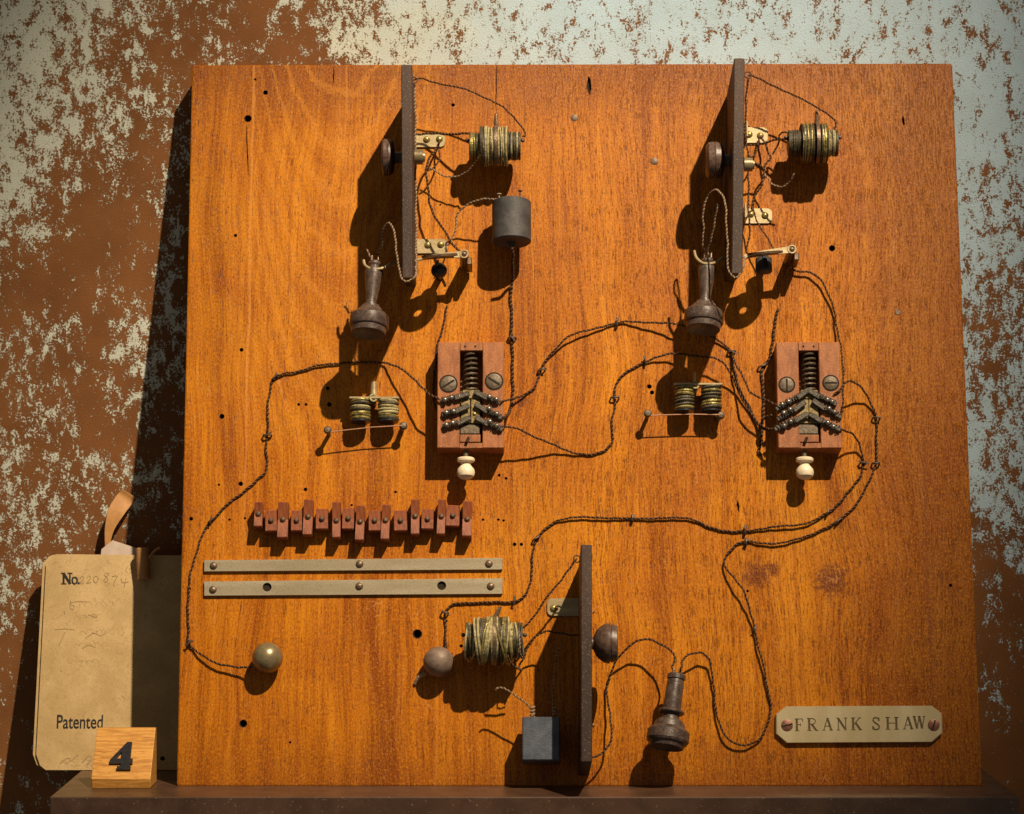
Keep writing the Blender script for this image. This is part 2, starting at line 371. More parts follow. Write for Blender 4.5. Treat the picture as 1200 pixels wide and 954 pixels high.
        for i in range(m):
            for k in range(seg):
                l = (k + 1) % seg; j = (i + 1) % n
                fs.append([i * seg + k, i * seg + l, j * seg + l, j * seg + k])
        if not closed:
            fs.append(list(range(seg))[::-1]); fs.append([(n - 1) * seg + k for k in range(seg)])
        return s.add(vs, fs)
    def ring(s, c, d, R_, r, n=18, seg=6, oval=1.0):
        e1, e2, _ = basis(d); c = V3(c)
        return s.tube([c + e1 * (R_ * math.cos(2 * math.pi * i / n)) + e2 * (R_ * oval * math.sin(2 * math.pi * i / n)) for i in range(n)], r, seg, True)
    def helix(s, a, b, R_, r, turns, per=12, seg=5):
        a, b = V3(a), V3(b); e1, e2, _ = basis(b - a); n = int(turns * per)
        return s.tube([a + (b - a) * (i / n) + e1 * (R_ * math.cos(2 * math.pi * i / per)) + e2 * (R_ * math.sin(2 * math.pi * i / per)) for i in range(n + 1)], r, seg)
    def prism(s, poly, z0, z1, ch=0.0, frame=None):
        """polygon in x-y pushed from z0 to z1, top edge chamfered"""
        n = len(poly); vs = []; fs = []
        c = V3((sum(p[0] for p in poly) / n, sum(p[1] for p in poly) / n))
        def put(z, inset):
            for p in poly:
                q = V3((p[0], p[1])); d = c - q; q = q + d.normalized() * inset if inset else q
                vs.append(frame(q.x, q.y, z) if frame else V3((q.x, q.y, z)))
        put(z0, 0); put(z1 - ch, 0)
        if ch: put(z1, ch * 1.2)
        L = len(vs) // n
        for k in range(L - 1):
            for i in range(n): j = (i + 1) % n; fs.append([k * n + i, k * n + j, (k + 1) * n + j, (k + 1) * n + i])
        fs.append(list(range(n))[::-1]); fs.append([(L - 1) * n + i for i in range(n)])
        return s.add(vs, fs)
    def stroke(s, pts, w, z0, z1, frame=None):
        """flat pen stroke along a 2-D line"""
        pts = [V3((p[0], p[1])) for p in pts]; n = len(pts); vs = []; fs = []
        for i, p in enumerate(pts):
            t = (pts[min(i + 1, n - 1)] - pts[max(i - 1, 0)]); t = t.normalized() if t.length > 1e-9 else V3((1, 0))
            q = V3((-t.y, t.x)) * (w / 2)
            for z in (z0, z1):
                for g in (p - q, p + q): vs.append(frame(g.x, g.y, z) if frame else V3((g.x, g.y, z)))
        for i in range(n - 1):
            a = i * 4; b = a + 4
            fs += [[a, b, b + 1, a + 1], [a + 2, a + 3, b + 3, b + 2], [a, a + 2, b + 2, b], [a + 1, b + 1, b + 3, a + 3]]
        fs += [[0, 1, 3, 2], [4 * n - 4, 4 * n - 2, 4 * n - 1, 4 * n - 3]]
        return s.add(vs, fs)
    def cord(s, pts, r=1.1, pitch=6.5, seg=5, mats=(0, 1)):
        """two strands twisted round each other along a path"""
        L = [0]
        for a, b in zip(pts, pts[1:]): L.append(L[-1] + (b - a).length)
        n = max(4, int(L[-1] / pitch * 7)); path = []; k = 0
        for i in range(n + 1):
            d = L[-1] * i / n
            while k < len(pts) - 2 and L[k + 1] < d: k += 1
            u = (d - L[k]) / max(1e-6, L[k + 1] - L[k]); path.append(pts[k].lerp(pts[k + 1], min(1, u)))
        e1 = None; st = ([], [])
        for i, p in enumerate(path):
            t = (path[min(i + 1, n)] - path[max(i - 1, 0)]).normalized()
            if e1 is None: e1, e2, _ = basis(t)
            else: e1 = (e1 - t * e1.dot(t)).normalized(); e2 = t.cross(e1).normalized()
            a = 2 * math.pi * i / 7
            o = e1 * (math.cos(a) * r * 0.82) + e2 * (math.sin(a) * r * 0.82)
            st[0].append(p + o); st[1].append(p - o)
        for q, mi in zip(st, mats): s.mi = mi; s.tube(q, r, seg)
        s.mi = 0
        return s

def smooth_path(pts, sub=8):
    pts = [V3(p) for p in pts]
    if len(pts) < 3: return pts
    e = [pts[0] * 2 - pts[1]] + pts + [pts[-1] * 2 - pts[-2]]; out = []
    for i in range(1, len(e) - 2):
        p0, p1, p2, p3 = e[i - 1:i + 3]
        for k in range(sub):
            t = k / sub
            out.append(0.5 * ((2 * p1) + (p2 - p0) * t + (2 * p0 - 5 * p1 + 4 * p2 - p3) * t * t + (3 * p1 - p0 - 3 * p2 + p3) * t ** 3))
    out.append(pts[-1]); return out

def to_mesh(name, mb, base, mats, smooth=True):
    me = bpy.data.meshes.new(name)
    me.from_pydata([(q - V3(base)) * U for q in mb.v], [], mb.f)
    me.polygons.foreach_set('material_index', mb.m)
    for m in (mats if isinstance(mats, (list, tuple)) else [mats]): me.materials.append(M[m])
    bm = bmesh.new(); bm.from_mesh(me)
    bmesh.ops.recalc_face_normals(bm, faces=bm.faces)
    lim = math.radians(30)
    for f in bm.faces: f.smooth = smooth
    if smooth:
        for e in bm.edges:
            if len(e.link_faces) == 2 and e.calc_face_angle(0) > lim: e.smooth = False
    bm.to_mesh(me); bm.free(); me.update()
    return me

def tag(o, label, cat, group=None, kind=None):
    if label: o['label'] = label
    if cat: o['category'] = cat
    if group: o['group'] = group
    if kind: o['kind'] = kind
    return o

class Thing:
    """an Empty at the thing's base with its parts below it"""
    def __init__(s, name, base, label, cat, group=None, frame=BOARD):
        s.base = V3(base); s.frame = frame
        s.o = bpy.data.objects.new(name, None); COL.objects.link(s.o)
        s.o.empty_display_size = 0.01
        s.o.matrix_world = frame.matrix(base)
        tag(s.o, label, cat, group)
    def part(s, name, mb, mats, parent=None, smooth=True, label=None):
        o = bpy.data.objects.new(name, to_mesh(name, mb, s.base, mats, smooth)); COL.objects.link(o)
        o.parent = parent or s.o
        if label: o['label'] = label
        return o
def single(name, base, mb, mats, label=None, cat=None, group=None, frame=BOARD, kind=None, smooth=True):
    o = bpy.data.objects.new(name, to_mesh(name, mb, base, mats, smooth)); COL.objects.link(o)
    o.matrix_world = frame.matrix(base)
    return tag(o, label, cat, group, kind)
def carve(o, cutter_mb, base):
    """cut real holes"""
    c = bpy.data.objects.new('cutter', to_mesh('cutter', cutter_mb, base, 'slot', False)); COL.objects.link(c)
    bpy.context.view_layer.update(); c.matrix_world = o.matrix_world.copy()
    md = o.modifiers.new('cut', 'BOOLEAN'); md.operation = 'DIFFERENCE'; md.object = c; md.solver = 'EXACT'; md.use_self = True
    bpy.context.view_layer.update()
    dg = bpy.context.evaluated_depsgraph_get()
    me = bpy.data.meshes.new_from_object(o.evaluated_get(dg))
    o.modifiers.clear(); o.data = me
    bpy.data.objects.remove(c)
def screw_head(mb, p, r, ang, h=1.6, slot_mb=None):
    mb.lathe((p.x, p.y, p.z - 0.4), (0, 0, 1), [(0, r), (h * 0.6, r), (h, r * 0.82), (h + 0.01, 0)], 18)
    if slot_mb is not None: slot_mb.box((p.x, p.y, p.z + h - 0.35), (r * 1.72, r * 0.24, 0.5), 0.05, ang)

# ================================================================== THE SETTING
def board_depth(y): return (BOARD.org + BOARD.rot @ P(600, y)).y
BT = 34.0             # board thickness
WALL_D = board_depth(75) + BT * cl + 8
SHELF_Z = R(600, 921, board_depth(921)).z
def on_shelf(y): return -SHELF_Z * F / (y - 477)      # depth of a point of the shelf top seen at height y
grid = [  # how much paint is left, read every 50 units of the photo, outside the board
 # x = 0   50  100  150  200  250  300  350  400  450  500  550  600 ... 1150 1200
 [.74, .74, .62, .44, .40, .38, .32, .40, .46, .70, .74, .78, .80, .82, .84, .84, .82, .80, .78, .78, .84, .80, .72, .76, .80],
 [.74, .72, .56, .42, .34, .32, .28, .32, .50, .76, .84, .88, .88, .88, .88, .88, .88, .88, .88, .88, .86, .84, .84, .84, .84],
 [.70, .60, .56, .44, .30, .30, .3, .3, .4, .6, .7, .7, .7, .7, .7, .7, .7, .7, .7, .7, .8, .85, .88, .86, .84],
 [.66, .56, .54, .40, .40, .40, .4, .4, .4, .5, .5, .5, .5, .5, .5, .5, .5, .5, .5, .6, .7, .8, .90, .84, .78],
 [.62, .58, .38, .28, .34, .40, .4, .4, .4, .5, .5, .5, .5, .5, .5, .5, .5, .5, .5, .6, .7, .8, .86, .68, .58],
 [.62, .44, .20, .24, .32, .40, .4, .4, .4, .5, .5, .5, .5, .5, .5, .5, .5, .5, .5, .6, .7, .8, .78, .66, .60],
 [.36, .26, .16, .26, .34, .36, .4, .4, .4, .5, .5, .5, .5, .5, .5, .5, .5, .5, .5, .6, .7, .7, .74, .60, .58],
 [.22, .26, .22, .34, .44, .36, .4, .4, .4, .5, .5, .5, .5, .5, .5, .5, .5, .5, .5, .6, .6, .6, .58, .54, .50],
 [.36, .44, .24, .50, .56, .36, .4, .4, .4, .5, .5, .5, .5, .5, .5, .5, .5, .5, .5, .5, .5, .5, .52, .52, .46],
 [.30, .36, .32, .48, .42, .36, .4, .4, .4, .5, .5, .5, .5, .5, .5, .5, .5, .5, .5, .5, .5, .5, .54, .50, .46],
 [.34, .46, .22, .28, .36, .36, .4, .4, .4, .5, .5, .5, .5, .5, .5, .5, .5, .5, .5, .5, .5, .5, .70, .58, .52],
 [.36, .32, .32, .46, .36, .36, .4, .4, .4, .5, .5, .5, .5, .5, .5, .5, .5, .5, .5, .5, .5, .5, .66, .62, .56],
 [.46, .48, .20, .42, .30, .3, .3, .3, .3, .3, .3, .3, .3, .3, .3, .3, .3, .3, .3, .3, .3, .3, .40, .46, .46],
 [.48, .30, .16, .22, .24, .3, .3, .3, .3, .3, .3, .3, .3, .3, .3, .3, .3, .3, .3, .3, .3, .3, .28, .38, .36],
 [.44, .22, .16, .22, .24, .3, .3, .3, .3, .3, .3, .3, .3, .3, .3, .3, .3, .3, .3, .3, .3, .2, .14, .18, .22],
 [.28, .18, .14, .2, .2, .2, .2, .2, .2, .2, .2, .2, .2, .2, .2, .2, .2, .2, .2, .2, .2, .1, .06, .12, .16],
 [.2, .18, .14, .2, .2, .2, .2, .2, .2, .2, .2, .2, .2, .2, .2, .2, .2, .2, .2, .2, .2, .1, .14, .26, .24],
 [.2, .18, .14, .2, .2, .2, .2, .2, .2, .2, .2, .2, .2, .2, .2, .2, .2, .2, .2, .2, .2, .1, .08, .14, .12],
 [.3, .30, .22, .2, .2, .2, .2, .2, .2, .2, .2, .2, .2, .2, .2, .2, .2, .2, .2, .2, .2, .1, .05, .08, .08],
]
def paint_left(px, py):
    gx = min(max(px / 50, 0), 23.999); gy = min(max(py / 50, 0), 17.999)
    i, j = int(gx), int(gy); a, b = gx - i, gy - j
    d = (grid[j][i] * (1 - a) + grid[j][i + 1] * a) * (1 - b) + (grid[j + 1][i] * (1 - a) + grid[j + 1][i + 1] * a) * b
    if py > 520: d += 0.07 if px > 1100 and py < 900 else (0.06 if px < 120 and py < 760 else 0)
    return d if d < 0.6 else 0.6 + (d - 0.6) * 0.42
def build_wall():
    xs = [-1900] + list(range(-1000, 1001, 20)) + [1900]; zs = [-1500] + list(range(-800, 801, 20)) + [1600]
    me = bpy.data.meshes.new('wall'); vs = []; dens = []
    for z in zs:
        for x in xs:
            vs.append((x * U, 0, z * U)); dens.append(paint_left(600 + x * F / WALL_D, 477 - z * F / WALL_D))
    n = len(xs)
    me.from_pydata(vs, [], [[j * n + i, j * n + i + 1, (j + 1) * n + i + 1, (j + 1) * n + i] for j in range(len(zs) - 1) for i in range(n - 1)])
    at = me.attributes.new('paint_left', 'FLOAT', 'POINT'); at.data.foreach_set('value', dens)
    me.materials.append(M['wall'])
    o = bpy.data.objects.new('wall', me); COL.objects.link(o)
    o.matrix_world = ROOM.matrix((0, WALL_D, 0))
    tag(o, None, None, None, 'structure')
build_wall()

SF = on_shelf(934)
sx0, sx1 = R(58, 934, SF).x, R(1195, 934, SF).x
mb = MB().box(((sx0 + sx1) / 2, (SF + WALL_D) / 2 - 0.5, SHELF_Z - 26), (sx1 - sx0, WALL_D - SF - 1, 52), 1.2)
single('shelf', ((sx0 + sx1) / 2, WALL_D, SHELF_Z), mb, 'shelf', frame=ROOM, kind='structure')

# ================================================================== THE BOARD
corners = [P(207, 921.5), P(1151, 921.5), P(1116, 74), P(225, 76)]
def build_board():
    mb = MB()
    def lerp2(q, a, b): return q[0] * (1 - a) * (1 - b) + q[1] * a * (1 - b) + q[2] * a * b + q[3] * (1 - a) * b
    n = 4; c = corners; vs = []; fs = []
    cen = (c[0] + c[1] + c[2] + c[3]) / 4
    def rnd(i, inset):
        p = c[i] - V3(((1 if c[i].x > cen.x else -1) * inset, (1 if c[i].y > cen.y else -1) * inset, 0))
        return p
    loops = [(-BT, 1.5), (-BT + 1.5, 0), (-1.8, 0), (-0.6, 0.5), (0, 1.8)]
    rc = 3.0
    for z, ins in loops:
        for i in range(4):
            p = rnd(i, ins); sx = 1 if p.x > cen.x else -1; sy = 1 if p.y > cen.y else -1
            a = p - V3((sx * rc, 0, 0)); b = p - V3((0, sy * rc, 0)); m = p - V3((sx * rc * .3, sy * rc * .3, 0))
            for q in ((a, m, b) if sx * sy > 0 and False else ((a, m, b) if (i in (1, 3)) else (b, m, a))):
                vs.append(V3((q.x, q.y, z)))
    k = 12
    for l in range(len(loops) - 1):
        for i in range(k): j = (i + 1) % k; fs.append([l * k + i, l * k + j, (l + 1) * k + j, (l + 1) * k + i])
    fs.append(list(range(k))[::-1]); fs.append([(len(loops) - 1) * k + i for i in range(k)])
    mb.add(vs, fs)
    t = Thing('wooden_board', (0, 0, 0), 'large orange wooden board carrying model telephones, leaning against the flaking wall', 'board')
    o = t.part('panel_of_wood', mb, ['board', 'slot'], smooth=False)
    cut = MB()
    holes = [(290.5, 139, 5), (311, 108.5, 3.2), (283, 410, 2.6), (260, 488, 3.4), (282, 567, 3), (224, 608, 2.6), (350, 474, 1.9), (358.6, 474, 1.9),
             (256.6, 568, 1.6), (358, 573.6, 2.4), (287, 607.5, 1.6), (269, 609, 1.6), (463.6, 576.6, 1.7), (975, 291, 4.2), (761, 453, 3.0), (764, 460, 2.8),
             (585, 557, 1.9), (593, 560.6, 1.9), (566, 609, 1.7), (584, 609, 1.7), (590, 610, 1.7), (489, 743, 6), (603, 638, 2.4), (611, 638, 2.2),
             (540.5, 757, 2.2), (285, 848, 5), (876, 692.6, 1.8), (531, 123, 2.4), (516, 240, 1.3), (1114, 686, 2.2), (384, 455, 2.4), (386, 474, 3.0), (299, 93, 1.6),
             (222, 690, 2.0), (412, 592, 1.6), (276, 276, 2.2), (340, 870, 1.6)]
    for x, y, r in holes:
        p = P(x, y); cut.lathe((p.x, p.y, -9), (0, 0, 1), [(0, r * 0.5), (7.5, r * 0.72), (9, r * 0.95), (12, r * 1.6)], 9)
    def crack(x, y0, x1, y1, w):
        a, b = P(x, y0), P(x1, y1); m = (a + b) / 2; d = b - a
        n_ = 7; e = V3((-d.y, d.x, 0)).normalized(); L, R_ = [], []
        for i in range(n_):
            q = a.lerp(b, i / (n_ - 1)); ww = w * (0.25 + 0.75 * math.sin(math.pi * (i + 0.4) / n_)) * random.uniform(.7, 1.1); j = random.uniform(-.5, .5)
            L.append((q.x + e.x * (ww / 2 + j), q.y + e.y * (ww / 2 + j))); R_.append((q.x - e.x * (ww / 2 - j), q.y - e.y * (ww / 2 - j)))
        cut.prism(L + R_[::-1], -5, 3)
    crack(582, 77, 581, 130, 1.5); crack(690, 90, 691, 111, 5.5); crack(289, 147, 291, 205, 1.6); crack(391, 78, 391, 98, 1.4); crack(1058, 136, 1059, 147, 3)
    crack(864, 587, 866, 600, 3)
    carve(o, cut, (0, 0, 0))
    for x, y, r in ((673, 138, 4.6), (767, 189, 4.8), (1052, 366, 3.6)):
        p = P(x, y); nb = MB().lathe((p.x, p.y, -3), (0, 0, 1), [(0, r), (3.2, r), (3.7, r * 0.8), (3.71, 0)], 10)
        t.part('nail_head', nb, 'nail')
build_board()

# ================================================================== HELPERS FOR THE MODEL PARTS
def cordpath(pts):
    path = smooth_path([P(*p) for p in pts], 6); rq = random.Random(int(pts[0][0] * 7 + pts[0][1])); ph = [rq.uniform(0, 6) for _ in range(4)]; d = 0
    for i in range(1, len(path) - 1):       # old cord never lies quite true
        d += (path[i] - path[i - 1]).length if i > 1 else 0
        path[i] = path[i] + V3((0.55 * math.sin(d / 7.3 + ph[0]) + 0.35 * math.sin(d / 3.1 + ph[1]), 0.55 * math.sin(d / 8.9 + ph[2]) + 0.35 * math.sin(d / 2.7 + ph[3]), 0))
    return path
def cord_thing(name, pts, label, cat, group, r=1.15, mats=('cord_dark', 'cord_light'), pitch=5.2):
    path = cordpath(pts); mb = MB().cord(path, r, pitch)
    return single(name, path[0], mb, list(mats), label, cat, group)
def wire_thing(name, pts, label, cat, group, r=0.9, mat='wire_pale'):
    path = cordpath(pts); mb = MB().tube(path, r, 6)
    return single(name, path[0], mb, mat, label, cat, group)

# ------------------------------------------------------------------ model telephones (upright panels)
def telephone(label, top, bot, wid, hp=134, side=1, brackets=(), knob=None, lever=None, hook=None, eye=None, bolt=None):
    """side: +1 when the hardware is on the right of the panel"""
    a, b = P(*top, hp), P(*bot, hp)
    t = Thing('model_telephone', V3(((a.x + b.x) / 2, b.y, 0)), label, 'model telephone', 'model telephones standing on the board')
    pb = MB()
    d = (a - b); L = d.length; ax = d.normalized(); xx = V3((ax.y, -ax.x, 0))
    mid = (a + b) / 2; mid.z = hp / 2 + 0.3
    lift = 26.0 if side > 0 else 0.0        # the foot is cut back towards the board
    ch = 0.9; vs = []
    for w_, ins in ((-wid / 2, ch), (-wid / 2 + ch, 0), (wid / 2 - ch, 0), (wid / 2, ch)):
        for v_, z_ in ((-L / 2 + lift + ins, 0.3), (-L / 2 + ins, hp - ins), (L / 2 - ins, hp - ins), (L / 2 - ins, 0.3)):
            q = mid + ax * v_ + xx * w_; vs.append(V3((q.x, q.y, z_)))
    pf = [[0, 1, 2, 3], [12, 13, 14, 15]] + [[l_ * 4 + i_, l_ * 4 + (i_ + 1) % 4, l_ * 4 + 4 + (i_ + 1) % 4, l_ * 4 + 4 + i_] for l_ in range(3) for i_ in range(4)]
    pb.add(vs, pf)
    pn = t.part('backboard', pb, 'panel')
    for (x0, y0, x1, y1, scs) in brackets:
        p0, p1 = P(x0, y1, 2.4), P(x1, y0, 2.4)
        c = 5.0 if side > 0 else -5.0
        if side > 0: poly = [(p0.x, p0.y), (p1.x - 5, p0.y), (p1.x - 1.2, p0.y + 2.2), (p1.x, p0.y + 5.5), (p1.x, p1.y - 5.5), (p1.x - 1.2, p1.y - 2.2), (p1.x - 5, p1.y), (p0.x, p1.y)]
        else: poly = [(p1.x, p0.y), (p1.x, p1.y), (p0.x + 5, p1.y), (p0.x + 1.2, p1.y - 2.2), (p0.x, p1.y - 5.5), (p0.x, p0.y + 5.5), (p0.x + 1.2, p0.y + 2.2), (p0.x + 5, p0.y)]
        bb = MB().prism(poly, 0.2, 2.6, 0.5)
        fx = p0.x if side > 0 else p1.x
        bb.box((fx + side * 0.2, (p0.y + p1.y) / 2, 14), (2.0, p1.y - p0.y - 1.0, 24), 0.4)
        br = t.part('bracket', bb, 'palebrass')
        for sx, sy in scs:
            p = P(sx, sy, 2.6); t.part('screw', MB().dome((p.x, p.y, 2.6), 4.3, 3.2), 'domescrew', br)
    if knob:
        x, y, r, prof = knob
        p = P(x, y, 72)
        kb = MB().lathe(p, (-side, 0, 0), prof, 28)
        t.part('mouthpiece', kb, 'darkknob')
        q = p + V3((side * 14, 0, 0))
        t.part('mouthpiece_stem', MB().cyl(p - V3((side * 1, 0, 0)), q, r * 0.32), 'darkknob')
    if bolt:
        x0, x1, y, r, h = bolt
        p0, p1 = P(x0, y, h), P(x1, y, h)
        t.part('bolt', MB().lathe(p0, p1 - p0, [(0, r), ((p1 - p0).length * 0.8, r), ((p1 - p0).length * 0.82, r * 0.7), ((p1 - p0).length, r * 0.65)], 18), 'bell')
    if eye:
        p = P(eye[0], eye[1], eye[2]); t.part('eyelet', MB().ring(p, (0.25, 0, 1), 4.0, 0.8, 14), 'staple')
    if lever:
        lv = MB(); x0, y0, x1, y1, h = lever
        q0, q1 = P(x0, y0, h), P(x1, y1, h); dd = (q1 - q0).normalized(); nn = V3((-dd.y, dd.x, 0))
        n0, n1 = 2.2, 4.2
        m = q0.lerp(q1, 0.45) + nn * 1.4
        poly = [(q0 - nn * n0), (m - nn * 3.6), (q1 - nn * n1), (q1 + dd * 4 - nn * 2.6), (q1 + dd * 5), (q1 + dd * 4 + nn * 2.6), (q1 + nn * n1), (m + nn * 2.6), (q0 + nn * n0)]
        lv.prism([(g.x, g.y) for g in poly], h - 1.3, h + 1.3, 0.5)
        lo = t.part('switch_lever', lv, 'brass')
        t.part('pivot_screw', MB().dome(q1 + V3((0, 0, 1.3)), 3.2, 2.0), 'screw', lo)
        t.part('pivot_washer', MB().ring(q1 + V3((0, 0, 1.5)), (0, 0, 1), 4.6, 1.0, 18), 'palebrass', lo)
        c_ = q0.lerp(q1, 0.42) + V3((0, -3.4, 14))
        t.part('contact_plate', MB().washer(c_, (-0.08, cl, sl), 4.5, 21, 2.6), 'screw', lo)
        st = MB().cyl(V3((q1.x, q1.y - 1, 0.2)), V3((q1.x, q1.y, h - 1.6)), 6.0, 5.0)
        st.box(V3((q1.x + 6, q1.y - 6, h * 0.5)), (6, 9, h * 0.7), 1)
        t.part('pivot_post', st, 'screw')
    if hook:
        hp_pts, arm = hook
        hb = MB().tube(smooth_path([P(*q) for q in hp_pts], 5), 1.7, 8)
        ho = t.part('receiver_hook', hb, 'brass')
        t.part('hook_arm', MB().tube([P(*q) for q in arm], 1.7, 8), 'palebrass', ho)
    return t

disc = [(0, 7), (1.5, 17), (4, 20.5), (7, 21.5), (8, 20.8), (9, 21.8), (13, 21.5), (15, 19.5), (15.3, 16), (12, 9), (11.5, 0)]
disc2 = [(0, 8), (2, 18), (5, 21), (11, 22), (12, 21), (13, 22), (19, 21), (21.5, 17.5), (22, 14), (18, 8), (17.5, 0)]
cone = [(0, 7), (3, 13.5), (7, 18), (12, 21.6), (16, 22.8), (18.5, 22.8), (19.2, 20.6), (20.2, 20.6), (20.8, 21.8), (26.5, 20.8), (27.6, 19), (27.6, 15), (20, 8), (18, 0)]
tel1 = telephone('model telephone with dark backboard on upper left, grey iron cylinder beside it', (476.5, 76), (477.8, 325), 12.6, 124, 1,
    [(487, 156, 522, 172.5, [(500, 163.5), (515, 163)]), (488, 280, 525, 297, [(501.5, 287), (516.6, 286.5)])],
    (463, 184.5, 21, disc), (495, 302.5, 544, 298, 48),
    ([(426, 305, 72), (428, 311, 75), (436, 315.5, 78), (447, 314.5, 78), (455, 311, 75), (458, 309, 71)], [(456, 310, 72), (472, 309, 64), (486, 306, 54), (496, 303, 48)]),
    (485, 94, 60), (486, 498, 184, 9, 72))
p = P(514.5, 317, 30)
tb = MB().ball(p, 9.6, 18, 12); tel1.part('buzzer_knob', tb, 'black')
tel1.part('knob_pin', MB().cyl(p + V3((-2, 5, 7)), p + V3((-2, 9, 11)), 2.6, 2.2), 'screw')
tel1.part('knob_post', MB().cyl((p.x, p.y, 0.2), (p.x, p.y, 24), 4), 'black')
tel1.part('eyelet', MB().ring(P(486, 310, 62), (0.2, 0, 1), 3.4, 1.0, 14), 'palebrass')
tel2 = telephone('model telephone with dark backboard on upper right, narrow left face showing', (866.5, 68.5), (863.8, 320), 12.4, 126, 1,
    [(874, 149, 900, 167.5, [(878, 157.5), (891, 159)]), (872, 244, 905, 262, [(880, 251), (896.5, 252.5)])],
    (849, 188, 22, disc2), (871.5, 301, 928, 292.5, 48),
    ([(813.5, 294, 72), (816, 302, 75), (823, 308, 78), (831, 309, 78), (840, 307, 76), (846.5, 302.5, 71)], [(846, 302.5, 71), (858, 303, 60), (872, 301, 48)]),
    (876.5, 88, 58), (872, 884, 193, 8, 72))
p = P(895, 309, 26)
cb = MB().lathe(p + V3((0, 9, 0)), (0, -1, 0), [(0, 6), (2, 8), (3, 9.6), (18, 10), (20, 8.5)], 20)
tel2.part('contact_drum', cb, 'iron')
tel2.part('drum_strap', MB().box(p + V3((1, 1, 10.2)), (5, 19, 1.2), 0.2, 0.15), 'black')
tel2.part('drum_post', MB().cyl((p.x, p.y, 0.2), (p.x, p.y, 18), 4), 'iron')
tel3 = telephone('model telephone with dark backboard near the lower edge, mouthpiece facing right', (687.2, 638.5), (687.4, 892), 12.2, 128, -1,
    [(641, 701, 682, 722, [(648.7, 713)])], (695, 754, 22, cone), None, None, (676, 655, 56), None)
for yy in (717, 850): tel3.part('peg', MB().dome(P(695.0, yy, 60), 2.4, 2.0, (1, 0, 0)), 'screw')

# ------------------------------------------------------------------ receivers
def receiver(label, p0, p1, h0, h1, prof, mat='ebonite', ring=None):
    a, b = P(*p0, h0), P(*p1, h1)
    t = Thing('hand_receiver', b, label, 'receiver', 'hand receivers of the model telephones')
    L = (b - a).length; k = L / prof[-1][0]
    body = [(q * k, r) for q, r in prof]
    i = next(i for i, q in enumerate(prof) if q[1] == max(r for _, r in prof)) - 2
    t.part('handle', MB().lathe(a, b - a, body[:i + 1], 28), mat)
    cap = body[i:] + [(L - 1, prof[-1][1] - 3), (L - 5, 7), (L - 6, 0)]
    t.part('ear_cap', MB().lathe(a, b - a, cap, 32), mat)
    d = (b - a).normalized()
    for s_ in (-1, 1):
        q = a + V3((s_ * 3.8, 0, 1)) - d * 0.5
        t.part('terminal', MB().cyl(q, q - d * 6, 1.7, 1.3, 10), 'screw')
    if ring:
        for q, r, w in ring: t.part('collar', MB().lathe(a + d * (q * k - w / 2), b - a, [(0, r - 1), (w * .25, r), (w * .75, r), (w, r - 1)], 28), mat)
    return t
prof_a = [(0, 4.5), (1.5, 7), (4, 7.6), (6, 6.2), (7.5, 6.2), (9, 9.4), (12, 10.6), (16, 10.2), (26, 8.9), (38, 7.0), (47, 6.2), (49, 6.4), (49.4, 10.2), (52.4, 11.0), (52.8, 13.2), (55.6, 14.6), (57.5, 17.8), (60.5, 21.6), (62, 22.8), (72, 23.0), (73.5, 22.2), (74, 20.6), (80, 19.6)]
receiver('grey hand receiver hanging beside the leftmost model telephone', (439.5, 306), (431.5, 391), 68, 79, prof_a)
receiver('grey hand receiver hanging beside the upper right model telephone', (829.5, 303), (824, 386), 68, 79, prof_a)
prof_b = [(0, 8.6), (1, 10.2), (6, 10.4), (7, 9.2), (9, 9.6), (34, 10.2), (42, 10.0), (50, 9.6), (53, 10.4), (53.4, 13.4), (56, 14.6), (56.4, 16.6), (62, 18.4), (65, 22.4), (67, 23.8), (77, 24.2), (79.5, 22.8), (80, 20.6), (85, 19)]
receiver('brownish hand receiver lying near the bottom edge with two looping cords', (793, 790), (781, 876), 38, 46, prof_b, 'ebonite', [(44, 14.5, 4)])

